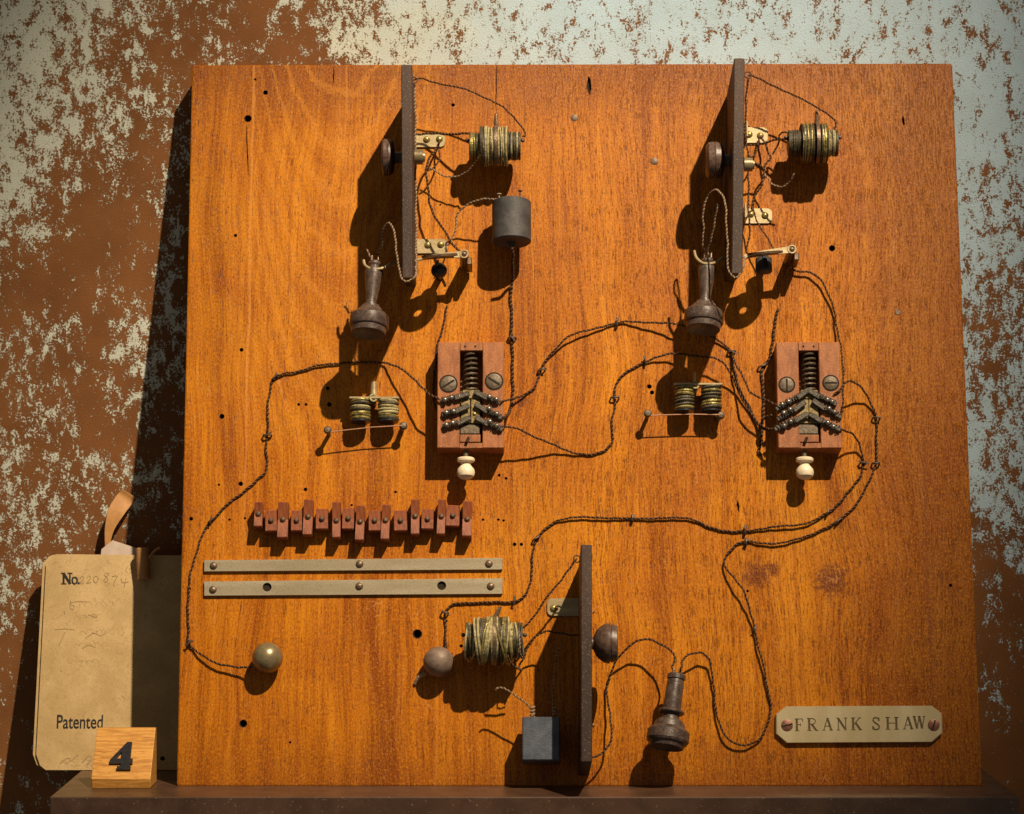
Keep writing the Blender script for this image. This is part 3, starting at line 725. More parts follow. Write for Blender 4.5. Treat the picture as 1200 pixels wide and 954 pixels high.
# ------------------------------------------------------------------ wound coils on a horizontal core
def coil(label, sections, y, h, strap, post_top, seed, wire_r, mats, messy=0.0, tail=None):
    rnd = random.Random(seed)
    x0, x1 = sections[0][0], sections[-1][1]
    a, b = P(x0, y, h), P(x1, y, h)
    mid = (a + b) / 2
    t = Thing('wound_coil', V3((mid.x, mid.y, 0)), label, 'coil', 'wire wound coils beside the model telephones')
    t.part('core', MB().cyl(a - V3((1.5, 0, 0)), b + V3((1.5, 0, 0)), min(s_[2] for s_ in sections) - 3.5, seg=24), 'wind_dark')
    for (sx0, sx1, rad, mset) in sections:
        q0, q1 = P(sx0, y, h), P(sx1, y, h); n = max(2, int(round((q1.x - q0.x) / (wire_r * 1.75))))
        core = MB().cyl(q0, q1, rad - wire_r * 1.5, seg=24)
        wd = MB(); wd.v += core.v; wd.f += core.f; wd.m += [2] * len(core.f)
        for i in range(n):
            c = q0.lerp(q1, (i + 0.5) / n) + V3((0, rnd.uniform(-.5, .5) * (1 + messy), rnd.uniform(-.5, .5) * (1 + messy)))
            d = V3((1, rnd.uniform(-.06, .06) * (1 + 3 * messy), rnd.uniform(-.06, .06) * (1 + 3 * messy)))
            wd.mi = rnd.choice(mset)
            wd.ring(c, d, rad - wire_r * rnd.uniform(0.6, 1.2), wire_r * rnd.uniform(0.85, 1.15), 26, 6)
        t.part('winding', wd, mats)
    sxp, sw, srad = strap
    c = P(sxp, y, h)
    sb = MB().lathe(c - V3((sw / 2, 0, 0)), (1, 0, 0), [(0, srad - 2), (0.2, srad), (sw - 0.2, srad), (sw, srad - 2)], 30)
    so = t.part('strap', sb, 'screw')
    tp = P(*post_top, h + 2)
    t.part('strap_tail', MB().tube([V3((c.x, c.y + srad - 3, h)), V3(((c.x + tp.x) / 2, (c.y + srad + tp.y) / 2, h + 2)), tp], 2, 8, radii=[3.2, 2.4, 1.4]), 'screw', so)
    t.part('standoff', MB().cyl((c.x, c.y, 0.2), (c.x, c.y, h - srad * 0.7), 3.0), 'screw')
    if messy:
        for k in range(5):     # loose turns and frayed ends
            u = rnd.uniform(.1, .9); c = a.lerp(b, u); R_ = sections[1][2] * rnd.uniform(.86, 1.06)
            wd = MB().ring(c, V3((1, rnd.uniform(-.35, .35), rnd.uniform(-.3, .3))), R_, wire_r * .8, 26, 6)
            t.part('loose_turn', wd, rnd.choice(['wind_pale', 'wind_gold']))
    for e, s_, sec in ((a, -1, sections[0]), (b, 1, sections[-1])):
        t.part('end_disc', MB().cyl(e - V3((s_ * 0.6, 0, 0)), e + V3((s_ * 1.6, 0, 0)), sec[2] - 0.4, seg=26, ch=0.4), 'wind_dark')
        t.part('end_tack', MB().ball(e + V3((s_ * 4, 6, 4)), 2.6, 10, 6), 'staple')
    return t
WM = ['wind_gold', 'wind_dark', 'wind_dark', 'wind_pale']
coil('gold wire coil on upper left, between the telephone backboard and iron cylinder', [(551.5, 564, 16.5, (0, 1, 1, 0)), (564, 571, 24, (3, 3, 1)), (572, 589, 23.2, (1, 0, 3, 1)), (589.6, 595, 24, (3, 0)), (595, 608.5, 17, (1, 3, 1))], 171.5, 38, (581.5, 4.5, 25.2), (581, 133), 3, 1.05, WM)
coil('olive gold coil on upper right with two broad bands', [(925, 938, 16, (1,)), (939, 953, 23.8, (0, 0, 0, 1)), (961, 968.5, 23.8, (0, 0, 1)), (969, 980, 16, (1, 3))], 168, 38, (957.5, 4.5, 24.8), (957, 129), 5, 0.9, WM)
coil('untidy pale green coil of coarse wire near the bottom edge', [(547, 558, 21, (3, 3, 0, 1)), (558, 596, 27.5, (3, 3, 0, 1)), (596, 611, 21, (3, 0, 1))], 751, 40, (580, 4.5, 28), (587, 711), 9, 1.45, WM, 0.45)

# ------------------------------------------------------------------ weights
a, b = P(599.5, 237, 36), P(599.5, 284.5, 38)
t = Thing('iron_cylinder', V3((b.x, b.y, 0)), 'dark grey iron cylinder with two pins on top, upper left', 'cylinder')
t.part('body', MB().lathe(b, a - b, [(0, 21), (1.6, 23), ((a - b).length - 1.2, 23), ((a - b).length, 22)], 36), 'iron')
for x, y0, y1, h in ((585, 227, 237, 40), (609.5, 223, 237, 34)):
    q0, q1 = P(x, y1, h), P(x, y0, h)
    t.part('pin', MB().lathe(q0, q1 - q0, [(0, 0.9), ((q1 - q0).length - 1.4, 0.9), ((q1 - q0).length - 1, 3), ((q1 - q0).length, 2.4)], 10), 'wire_pale' if x < 600 else 'staple')
t.part('foot_nut', MB().cyl(b, b + V3((0, -7, 0)), 5, 3.5), 'black')
t.part('standoff', MB().cyl((b.x, b.y + 24, 0.2), (b.x, b.y + 24, 16), 4), 'black')
a, b = P(612, 891, 50), P(656, 840, 50)
t = Thing('iron_box', V3(((a.x + b.x) / 2, a.y, 0)), 'dark iron square box with two wired terminals near the bottom edge', 'box')
t.part('body', MB().box(((a.x + b.x) / 2, (a.y + b.y) / 2, 31), (b.x - a.x, b.y - a.y, 38), 1.2), 'bluesteel')
for x, y in ((624, 837), (650, 837)):
    q = P(x, y, 40); t.part('terminal', MB().helix(q + V3((0, -3, 0)), q + V3((0, 9, 0)), 2.3, 1.0, 3.2), 'wire_pale')
t.part('standoff', MB().cyl((a.x + 22, a.y + 25, 0.2), (a.x + 22, a.y + 25, 13), 5), 'black')

# ------------------------------------------------------------------ twin coil bells
def twin_coil(label, lx, rx, ytop, ybot, rad, h, stem, rod, seed):
    rnd = random.Random(seed)
    l0, r0 = P(lx, ytop, h), P(rx, ytop, h)
    t = Thing('twin_coil_magnet', V3(((l0.x + r0.x) / 2, P(lx, ybot, h).y, 0)), label, 'magnet', 'twin coil magnets under the receivers')
    y = t.part('yoke', MB().box(((l0.x + r0.x) / 2, l0.y + 1.2, h), (r0.x - l0.x + rad * 2.05, 2.6, rad * 1.3), 0.6), 'palebrass')
    for x in (lx, rx):
        q0, q1 = P(x, ytop, h), P(x, ybot, h); n = 7
        wd = MB(); core = MB().cyl(q0, q1, rad - 2.4, seg=20); wd.v += core.v; wd.f += core.f; wd.m += [2] * len(core.f)
        for i in range(n):
            wd.mi = rnd.choice((0, 0, 1, 3)); c = q0.lerp(q1, (i + .5) / n)
            wd.ring(c, V3((rnd.uniform(-.12, .12), 1, rnd.uniform(-.08, .08))), rad - rnd.uniform(1.3, 2.2), rnd.uniform(1.5, 1.9), 22, 6)
        t.part('winding', wd, WM)
        t.part('end_disc', MB().cyl(q1, q1 - V3((0, 2.0, 0)), rad - 0.8, seg=20), 'black')
    sx, sy0, sy1, sr = stem
    s0, s1 = P(sx, sy1, h - 4), P(sx, sy0, h - 4)
    t.part('stem', MB().lathe(s0, s1 - s0, [(0, sr), ((s1 - s0).length - 2, sr), ((s1 - s0).length, sr * .6)], 14), 'palebrass')
    t.part('standoff', MB().cyl((s0.x, s0.y - 4, 0.2), (s0.x, s0.y - 4, h - 4), 3), 'screw')
    t.part('binding_knot', MB().ring((s0.x, s0.y - 2, h + rad * .55), (0.3, 0.2, 1), 4, 1.2, 12), 'wind_pale')
    # the thin rod in front of it stands on two nails of its own
    (ax, ay), (bx, by) = rod
    k = Thing('clapper_rod', P(ax, ay), 'thin copper rod on two nails, below the twin coils %s' % label.split('magnet ')[1], 'rod', 'thin rods on two nails')
    q0, q1 = P(ax, ay, 24), P(bx, by, 24)
    k.part('rod', MB().tube([q0 + V3((3, -2.5, 0)), q0.lerp(q1, .2) + V3((0, -1.6, 0)), q0.lerp(q1, .6), q1 + V3((4, 0, 0))], 0.75, 6), 'rod')
    k.part('nail', MB().lathe((q0.x, q0.y, 0.2), (0, 0, 1), [(0, 2.4), (21, 2.4), (22, 4.6), (24, 4.8), (26, 3.2), (26.5, 0)], 12), 'oldscrew')
    k.part('nail', MB().lathe((q1.x, q1.y, 0.2), (0.12, 0, 1), [(0, 3.2), (19, 3.2), (21, 5.2), (24, 3.2), (25, 0)], 10), 'oldscrew')
    return t
twin_coil('twin coil magnet under the leftmost hand receiver', 422.5, 455, 469, 493, 12.6, 18, (438, 447, 467, 3.8), ((384, 504), (470, 498.5)), 2)
twin_coil('twin coil magnet under the upper right hand receiver', 802, 833.5, 453, 481, 12.6, 18, (814, 436, 452, 1.6), ((759, 484.5), (842, 486)), 4)

# ------------------------------------------------------------------ spring switch blocks
def switch_block(label, dx, dy, slots, arms, bevel_low):
    def Q(x, y, h): return P(x + dx, y + dy, h)
    T = 35.0
    tl, br = Q(513, 401, T), Q(590.5, 525, T)
    t = Thing('spring_switch', V3(((tl.x + br.x) / 2, br.y, 0)), label, 'switch', 'spring switch blocks')
    s0, s1 = Q(539, 411, T), Q(565.5, 519, T)       # the slot
    body = MB()
    H = tl.y - br.y
    body.box(((tl.x + s0.x) / 2, (tl.y + br.y) / 2, T / 2 + .2), (s0.x - tl.x, H, T), 0.7)
    body.box(((s1.x + br.x) / 2, (tl.y + br.y) / 2, T / 2 + .2), (br.x - s1.x, H, T), 0.7)
    body.box(((s0.x + s1.x) / 2, (br.y + s1.y) / 2, T / 2 - .1), (s1.x - s0.x - .1, s1.y - br.y, T - .4), 0.4)
    body.box(((s0.x + s1.x) / 2, (s1.y + s0.y) / 2, 2.2), (s1.x - s0.x - .1, s0.y - s1.y - .2, 4), 0.2)
    t.part('body', body, 'blockwood')
    bd = t.part('bridge', MB().box(((s0.x + s1.x) / 2, (tl.y + s0.y) / 2, T / 2 + .6), (s1.x - s0.x - 0.6, tl.y - s0.y, T), 0.5), 'blockwood')
    for x in (545, 557):
        q = Q(x, 406, T + .6); t.part('pin_hole', MB().lathe(q, (0, 0, 1), [(-1, 1.3), (0.25, 1.3), (0.26, 0)], 8), 'slot', bd)
    mid = Q(551.5, 450, T)
    t.part('spring', MB().helix(Q(551.5, 412, 25), Q(551.5, 462, 27), 7.4, 1.35, 8.5, 12, 6), 'oldscrew')
    t.part('spring_rod', MB().cyl(Q(551.5, 413, 23), Q(551.5, 470, 23), 2.2), 'slot')
    for i, (x, y, r, ang) in enumerate(slots):
        q = Q(x, y, T); sb = MB(); sl_ = MB()
        t.part('screw_recess', MB().lathe((q.x, q.y, T - .2), (0, 0, 1), [(0, r + 1.8), (.55, r + 1.8), (.56, 0)], 20), 'slot')
        screw_head(sb, V3((q.x, q.y, T + .5)), r, ang, 1.5, sl_)
        so = t.part('screw', sb, 'oldscrew'); t.part('screw_slot', sl_, 'slot', so)
    # slider
    def tile(name, x0, y0, x1, y1, h0, h1, mat):
        a, b = Q(x0, y1, h1), Q(x1, y0, h1)
        return t.part(name, MB().box(((a.x + b.x) / 2, (a.y + b.y) / 2, (h0 + h1) / 2), (b.x - a.x, b.y - a.y, h1 - h0), 0.5), mat)
    tile('slider_tab', 542, 457, 562, 467, 12, 36.4, 'olive')
    tile('slider_plate', 540, 468, 551, 496, 12, 35, 'olive'); tile('slider_plate', 552, 468, 562.5, 496, 12, 35.8, 'olive')
    tile('slider_foot', 539.5, 497.5, 562, 508.3, 8, 35.6, 'oldscrew')
    tile('slider_end', 539, 509, 563, 518, 6, 34.6, 'blockwood')
    t.part('adjusting_pin', MB().cyl(Q(549, 513, 34), Q(546.5, 519, 38), 1.8), 'slot')
    q = Q(556, 485, 36); t.part('rivet', MB().dome(q, 2.4, 1.6), 'domescrew')
    # contact fingers
    for s_, (x0, y0), (x1, y1), pins in arms:
        jr = random.Random(int(x0 * 5 + y0 + dx)); a, b = Q(x0 + jr.uniform(-1.5, 1.5), y0 + jr.uniform(-1.2, 1.2), 39), Q(x1 + jr.uniform(-1.5, 1.5), y1 + jr.uniform(-1.5, 1.5), 40); d = b - a; ang = math.atan2(d.y, d.x); m = (a + b) / 2
        fb = MB().box((m.x, m.y, 38.2), (d.length, 5.2, 3.2), 0.8, ang)
        e = b - d.normalized() * 8 + V3((0, 0, 1))
        fb.box((e.x, e.y - 0.6, 39.6), (18, 6.4, 3.6), 1.0, ang + s_ * 0.10)
        fo = t.part('contact_finger', fb, 'leaf')
        wob = random.Random(int(x0 * 3 + y0)); tp = []
        for i in range(60):         # fine wire bound untidily round the finger
            u = i / 59; c_ = a.lerp(b, 0.05 + 0.72 * u + 0.05 * math.sin(i * 0.9)); th_ = i * 0.85; rr = 3.4 + wob.uniform(-.5, .9)
            tp.append(V3((c_.x, c_.y, 38.4)) + V3((-math.sin(ang), math.cos(ang), 0)) * (rr * math.cos(th_)) + V3((0, 0, 1)) * (rr * 0.9 * math.sin(th_)))
        t.part('wire_binding', MB().tube(tp, 0.62, 5), 'screw' if wob.random() < .5 else 'leaf', fo)
        for px, py in pins:
            q = Q(px, py, 41); t.part('contact_bead', MB().ball((q.x, q.y, 41), 3.1, 12, 8), 'steel', fo)
            t.part('bead_wrap', MB().ring((q.x, q.y, 39.6), (math.cos(ang), math.sin(ang), 0), 3.2, 1.0, 12), 'leaf', fo)
    # ivory pull knob
    q = Q(546, 526, 26)
    kd = (0, -1, 0)
    t.part('pull_stem', MB().cyl(q + V3((0, 4, 0)), q + V3((0, -11, 0)), 3.1), 'oldscrew')
    t.part('pull_knob', MB().lathe(q + V3((0, -10.5, 0)), kd, [(0, 4), (.6, 9.4), (2, 10.4), (4.5, 10.2), (5.6, 8.6), (6.2, 6), (9, 5.8), (11, 7.4), (14, 9.8), (18, 10.6), (22, 9.4), (25, 6), (26.4, 0)], 24), 'ivory')
    return t
switch_block('wooden spring switch with white knob, nearer the left, diagonal screw slots', 0, 0,
    [(525.5, 450, 9.2, math.radians(33)), (579, 447, 9.2, math.radians(-33))],
    [(1, (518, 469), (550, 460), [(521.5, 468.5), (529, 466)]), (1, (518, 487), (550, 476), [(523, 483.5), (531.5, 482)]), (1, (517, 502), (550, 490), [(523, 498), (530.5, 495.5)]),
     (-1, (587, 472), (557, 460), [(573.5, 465), (581.5, 468)]), (-1, (588, 489), (556, 474), [(573, 479), (582, 485)]), (-1, (588, 504), (558, 489), [(574, 494), (582, 499)])], 0)
switch_block('wooden spring switch with white knob, nearer the right, upright and level screw slots', 396.5, 0,
    [(525.5, 451, 8.2, math.radians(90)), (577, 449, 8.2, math.radians(0))],
    [(1, (514, 479), (551, 457), [(520, 474), (527.5, 470.5)]), (1, (514, 492), (548, 471), [(522, 484), (529.5, 480)]), (1, (512, 503), (549, 486), [(522.5, 499), (530, 494)]),
     (-1, (583, 473), (551, 457), [(573, 468.5), (578.5, 471)]), (-1, (589, 488), (556, 471), [(575, 479), (581.5, 483)]), (-1, (588, 505), (553, 486), [(573.5, 495.5), (580, 500)])], 1)

# ------------------------------------------------------------------ row of pinned wooden blocks
keys = [(297.5, 307.5, 588, 617), (310.7, 324.5, 597.7, 622.4), (324.8, 337.6, 588, 630), (341, 354, 598, 622), (355, 366.5, 585, 626.7), (370, 384.4, 596, 620), (389, 399, 588, 630),
        (401, 415, 595, 620), (416.5, 427, 592, 633), (432, 446, 598, 622), (446.7, 456.6, 591, 632), (461.6, 477, 598, 622), (481.4, 491.4, 585, 626), (494, 508, 596.5, 620),
        (512.4, 522, 585, 626), (522.8, 538.5, 592, 616.6), (542, 553, 587, 628.4)]
ordn = ['first', 'second', 'third', 'fourth', 'fifth', 'sixth', 'seventh', 'eighth', 'ninth', 'tenth', 'eleventh', 'twelfth', 'thirteenth', 'fourteenth', 'fifteenth', 'sixteenth', 'last']
rk = random.Random(11)
for i, (x0, x1, y0, y1) in enumerate(keys):
    narrow = (y1 - y0) > 26 or i == 0
    hh = 21.0 if narrow else 18.0
    a, b = P(x0, y1, hh), P(x1, y0, hh); c = (a + b) / 2; w, l = b.x - a.x, b.y - a.y
    t = Thing('pinned_block', V3((c.x, a.y, 0)), '%s %s reddish wooden block in the pinned row, counted from the left' % (ordn[i], 'tall narrow' if narrow else 'short wide'), 'wooden block', 'row of pinned wooden blocks')
    kb = MB(); rot = rk.uniform(-.035, .035)
    ca, sa = math.cos(rot), math.sin(rot)
    py = 0.0 if not narrow else l * rk.uniform(-.02, .06)
    dip = 4.0 if narrow else 0.8
    prof = [(-l / 2, .2), (l / 2, .2), (l / 2, hh - .8), (l / 2 - 1, hh), (py, hh - dip), (-l / 2 + 1, hh), (-l / 2, hh - .8)]
    n = len(prof); vs = []
    for sx in (-1, 1):
        for q, z in prof:
            x = sx * w / 2; vs.append((c.x + x * ca - q * sa, c.y + x * sa + q * ca, z))
    fs = [list(range(n)), [n + k for k in range(n)][::-1]] + [[k, (k + 1) % n, n + (k + 1) % n, n + k] for k in range(n)]
    kb.add(vs, fs)
    t.part('block', kb, 'redwood', smooth=False)
    t.part('pin', MB().lathe((c.x, c.y + py, hh - dip - 1), (0, 0, 1), [(0, 3.4), (1.6, 3.5), (3.2, 2.8), (4.4, 1.4), (4.6, 0)], 12), 'screw')

# ------------------------------------------------------------------ brass strips
def strip(label, lt, lb, rt, rb, screws, holes):
    T = 4.0
    q = [P(239, lb, T), P(588.8, rb, T), P(588.8, rt, T), P(239, lt, T)]
    t = Thing('brass_strip', q[0] * 1.0 - V3((0, 0, T)), label, 'brass strip', 'brass strips under the pinned blocks')
    o = t.part('bar', MB().prism([(g.x, g.y) for g in q], 0.2, T, 0.5), 'strip', smooth=False)
    if holes:
        cut = MB()
        for x, y, r in holes: p = P(x, y, T); cut.cyl((p.x, p.y, 0.8), (p.x, p.y, 9), r, seg=20)
        carve(o, cut, t.base)
        for x, y, r in holes: p = P(x, y, T); t.part('hole_bottom', MB().lathe((p.x, p.y, 0.75), (0, 0, 1), [(0, r - .1), (.4, r - .1), (.41, 0)], 16), 'slot')
    for x, y in screws: p = P(x, y, T); t.part('screw', MB().dome(p, 4.6, 3.0), 'screw')
strip('upper brass strip, the narrower, with three domed screws', 656.5, 669.5, 653.8, 667.2, [(250.3, 663), (421.4, 661), (573, 660.7)], [])
strip('lower brass strip, the wider, with two open holes', 681.5, 698, 677.6, 695.8, [(249.6, 691), (421, 687), (575, 687)], [(313, 688, 5.2), (517.6, 686.3, 5.2)])

# ------------------------------------------------------------------ balls
q = P(313.5, 771, 17)
t = Thing('bell_ball', V3((q.x, q.y, 0)), 'shiny brass ball at the lower left end of the long cord', 'ball', 'balls at the cord ends')
t.part('ball', MB().ball((q.x, q.y, 17.6), 17.6, 36, 22), 'bell')
q = P(514, 776, 17)
t = Thing('bell_ball', V3((q.x, q.y, 0)), 'dull grey brown ball with a bent tail beside the untidy coil', 'ball', 'balls at the cord ends')
t.part('ball', MB().ball((q.x, q.y, 17.6), 17.6, 36, 22), 'bell_dull')
t.part('tail', MB().tube(smooth_path([P(499, 789, 8), P(494, 791.5, 9), P(489.5, 795, 6), P(486.5, 801, 2)], 4), 2.2, 8), 'wire_pale')

# ------------------------------------------------------------------ name plate
def name_plate():
    T = 6.0
    c = [(909.3, 837), (921, 827.6), (1092, 826.8), (1104, 836), (1104.5, 859), (1092.5, 869.5), (921.5, 870.5), (909.3, 860)]
    pts = [P(x, y, T) for x, y in c][::-1]
    t = Thing('name_plate', V3((P(1006, 870, T).x, P(1006, 870, T).y, 0)), 'brass name plate with clipped corners and engraved lettering, lower right', 'name plate')
    plate = t.part('plate', MB().prism([(g.x, g.y) for g in pts], 0.2, T, 1.0), ['platebrass', 'engrave'], smooth=False)
    cut = MB()
    for x, y, ang in ((922.3, 850, 14), (1094.2, 849.8, 72)):
        q = P(x, y, T); sb, sl_ = MB(), MB(); screw_head(sb, V3((q.x, q.y, T)), 6.8, math.radians(ang), 1.3, sl_)
        so = t.part('screw', sb, 'platescrew'); t.part('screw_slot', sl_, 'slot', so)
    Hh = 14.5
    th, tn, se = 2.3, 1.05, 0.9
    L = {  # strokes: points, width (unit height 1)
     'F': (0.62, [([(.16, 0), (.16, 1)], th), ([(0, .03), (.34, .03)], se), ([(0, .97), (.62, .97)], se), ([(.62, .97), (.62, .76)], se), ([(.16, .52), (.46, .52)], se), ([(.46, .62), (.46, .40)], se)]),
     'R': (0.86, [([(.16, 0), (.16, 1)], th), ([(0, .03), (.34, .03)], se), ([(0, .97), (.42, .97), (.60, .9), (.66, .76), (.60, .60), (.42, .52), (.16, .52)], tn), ([(.36, .52), (.70, .04)], th), ([(.62, .03), (.88, .03)], se)]),
     'A': (0.84, [([(.12, 0), (.42, 1)], tn), ([(.42, 1), (.72, 0)], th), ([(.0, .03), (.26, .03)], se), ([(.56, .03), (.86, .03)], se), ([(.22, .34), (.60, .34)], se)]),
     'N': (0.86, [([(.14, 0), (.14, .97)], tn), ([(.12, .97), (.72, .02)], th), ([(.72, .0), (.72, 1)], tn), ([(0, .03), (.28, .03)], se), ([(0, .97), (.2, .97)], se), ([(.58, .97), (.86, .97)], se)]),
     'K': (0.86, [([(.16, 0), (.16, 1)], th), ([(0, .03), (.34, .03)], se), ([(0, .97), (.34, .97)], se), ([(.20, .40), (.66, .96)], tn), ([(.36, .58), (.72, .03)], th), ([(.56, .97), (.82, .97)], se), ([(.58, .03), (.88, .03)], se)]),
     'S': (0.62, [([(.56, .72), (.50, .92), (.32, .98), (.14, .92), (.08, .76), (.18, .62), (.42, .46), (.56, .32), (.54, .12), (.36, .02), (.16, .06), (.06, .28)], 1.7), ([(.57, .70), (.57, .98)], se), ([(.05, .02), (.05, .30)], se)]),
     'H': (1.1, [([(.2, 0), (.2, 1)], th), ([(.88, 0), (.88, 1)], th), ([(.02, .03), (.40, .03)], se), ([(.02, .97), (.40, .97)], se), ([(.70, .03), (1.08, .03)], se), ([(.70, .97), (1.08, .97)], se), ([(.22, .52), (.86, .52)], se)]),
     'W': (1.0, [([(.1, .97), (.32, 0)], th), ([(.32, 0), (.50, .97)], tn), ([(.50, .97), (.72, 0)], th), ([(.72, 0), (.90, .97)], tn), ([(0, .97), (.24, .97)], se), ([(.40, .97), (.62, .97)], se), ([(.80, .97), (1.0, .97)], se)]),
    }
    for ch, x, y in (('F', 931.5, 857), ('R', 946, 856.6), ('A', 963.5, 856.2), ('N', 980.5, 856), ('K', 997.5, 855.8), ('S', 1022, 855.6), ('H', 1037.5, 855.2), ('A', 1058, 854.8), ('W', 1070, 854)):
        o = P(x, y, T); lb = MB(); w, st = L[ch]
        for i, (pp, wd) in enumerate(st):
            lb.stroke([(o.x + a * Hh, o.y + b * Hh) for a, b in pp], wd * .92, T - 1.6, T - .72 + .02 * i); cut.stroke([(o.x + a * Hh, o.y + b * Hh) for a, b in pp], wd * 1.08, T - 1.05 - .013 * i, T + 2 + .017 * i)
        t.part('letter', lb, 'engrave', smooth=False)
    carve(plate, cut, t.base)
name_plate()

# ------------------------------------------------------------------ long cords
G1 = 'long twisted cords joining the models'
def k(name, pts, label, cat, group, r=0.80):
    return cord_thing(name, [(x, y, h if h <= 6 else 6 + (h - 6) * 1.5) for x, y, h in pts], label, cat, group, r)
k('twisted_cord', [(296, 781, 12), (284, 782.5, 9), (275.5, 782, 8), (255, 777.6, 7), (238, 768.5, 6), (228, 761, 3), (221.4, 755, 3), (220.6, 738, 2.4), (220.6, 721, 2.2), (221.4, 686, 2.2), (226.4, 660.6, 2.2), (235, 633, 2.2), (244, 614, 2.4),
    (252, 606, 2.4), (268, 590, 2.2), (288, 573.6, 2.2), (304, 561, 2.2), (311, 553, 2.2), (313, 543, 2.2), (312, 526, 2.2), (313.7, 510.7, 2.4), (313.7, 483, 2.2), (317, 455, 2.2), (321, 445, 2.4), (333, 437.5, 3), (351, 435, 2.5), (371, 429, 3),
    (401, 425, 2.5), (426, 424.6, 2.5), (449, 424.4, 4), (458, 427, 9), (470, 432, 15), (490, 449, 22), (505, 463, 27), (517, 470, 28)],
    'long twisted cord from the brass ball up to the nearer spring switch', 'cord', G1)
k('twisted_cord', [(587, 471, 28), (596, 468, 20), (605, 467, 8), (617.7, 460.7, 3), (627.7, 450.6, 2.3), (635, 433, 2.5), (640, 421.7, 3), (653, 406.6, 6), (668, 394, 8), (690.6, 386.5, 6), (723, 379, 2.5), (741, 377, 5), (771, 378.4, 9), (796, 380.5, 13),
    (820, 388, 8), (841.6, 399, 4), (856, 411, 3), (860.8, 423.6, 9), (868, 437, 15), (879.6, 458.8, 22), (893.5, 467.6, 26), (910, 474.5, 28)],
    'twisted cord arching between both spring switches, the upper of two', 'cord', G1)
k('twisted_cord', [(588, 500, 28), (598, 501, 27), (607.6, 503.5, 25), (627.7, 512, 18), (653, 523.6, 8), (675.5, 531, 3), (695.7, 532.4, 2.3), (710.8, 527, 2.2), (717.5, 516, 2.2), (717, 498.4, 2.2), (720.8, 475.8, 2.4), (720, 458, 2.2), (727, 443, 2.2), (741, 431.8, 2.2),
    (756, 424, 2.5), (776, 416.7, 7), (793.8, 414.7, 10), (816, 416.7, 14), (841.6, 421.7, 16), (854, 433, 14), (861.7, 450.6, 8), (870, 468, 4), (884, 490, 4), (893, 500, 10), (903, 503, 22), (913, 499.5, 28)],
    'twisted cord between both spring switches, the lower of two, dipping then rising', 'cord', G1)
k('twisted_cord', [(857, 413, 3), (858, 420, 2.4), (860.8, 436, 2.3), (866, 452, 2.3), (874, 469, 2.3), (883, 487.7, 3), (890, 498, 5), (898, 504, 16), (908, 502, 25)],
    'short twisted cord slanting down to the spring switch nearer the right', 'cord', G1)
k('twisted_cord', [(600, 290, 40), (601, 310, 26), (600, 329, 8), (599, 350.6, 2.5), (599.5, 373, 2.2), (600, 396, 2.5), (600.5, 420, 2.3), (601, 438.7, 2.3), (600.5, 460, 2.3), (599.5, 474, 3), (596, 485, 14), (588, 490, 28)],
    'vertical twisted cord from the iron cylinder down to the spring switch', 'cord', G1, 1.1)
k('twisted_cord', [(524, 358, 2.3), (517, 391, 2.3), (512, 411, 2.4), (508.6, 446, 2.6), (508, 464, 6), (511, 477, 16), (519, 486, 28)],
    'twisted cord hugging the left edge of the nearer spring switch', 'cord', G1)
k('twisted_cord', [(928, 300, 20), (929, 313, 8), (934, 317.6, 6), (945.7, 319, 6), (957.5, 324.5, 7), (966, 334, 7), (973.6, 351.6, 6), (978.8, 372, 5), (983, 395, 8), (987, 418, 16), (988, 443, 24), (988, 470, 27), (985, 487, 28)],
    'twisted cord arching from the upper right telephone lever to a switch', 'cord', G1)
k('twisted_cord', [(912, 362, 2.3), (907, 383, 2.3), (906, 401, 2.3), (901, 421, 2.4), (893, 430, 2.6), (894, 451, 2.3), (894.7, 489, 2.3), (892.5, 505, 2.4), (891, 520, 2.2), (889, 529, 2.2), (893, 533, 2.2)],
    'twisted cord down the left side of the right hand switch', 'cord', G1, 1.1)
k('twisted_cord', [(905, 486, 26), (898, 489, 20), (894, 492, 8), (892, 497, 3)], 'tiny twisted cord end at the middle contact of the right hand switch', 'cord', G1)
k('twisted_cord', [(984.6, 503, 28), (998.5, 508, 17), (1007, 522, 8), (1011.5, 536, 3), (1010.5, 551, 2.4), (1001, 568.7, 2.3), (986, 586, 2.3), (969.6, 601, 2.6), (948, 612.7, 4), (915.5, 616.5, 4.5), (894, 620, 3), (872.8, 621.8, 2.4), (852.7, 623, 2.2), (837.6, 620, 2.2),
    (820, 612, 2.2), (808, 608, 3), (776, 607, 3.2), (741, 608, 2.5), (700.6, 606.5, 3.4), (668, 607, 3.6), (650, 611.6, 2.4), (634, 625, 2.4), (627.7, 633, 2.6), (624, 655.6, 2.2), (622, 680.8, 2.2), (616.5, 696, 2.2), (602.5, 704.7, 2.4), (581, 706, 2.3), (541, 706.5, 2.3),
    (528.4, 711, 2.3), (521.5, 719, 2.5), (521.6, 736, 2.3), (523, 750, 4), (523.6, 760, 9)],
    'long twisted cord from the right hand switch across to the dull ball', 'cord', G1)
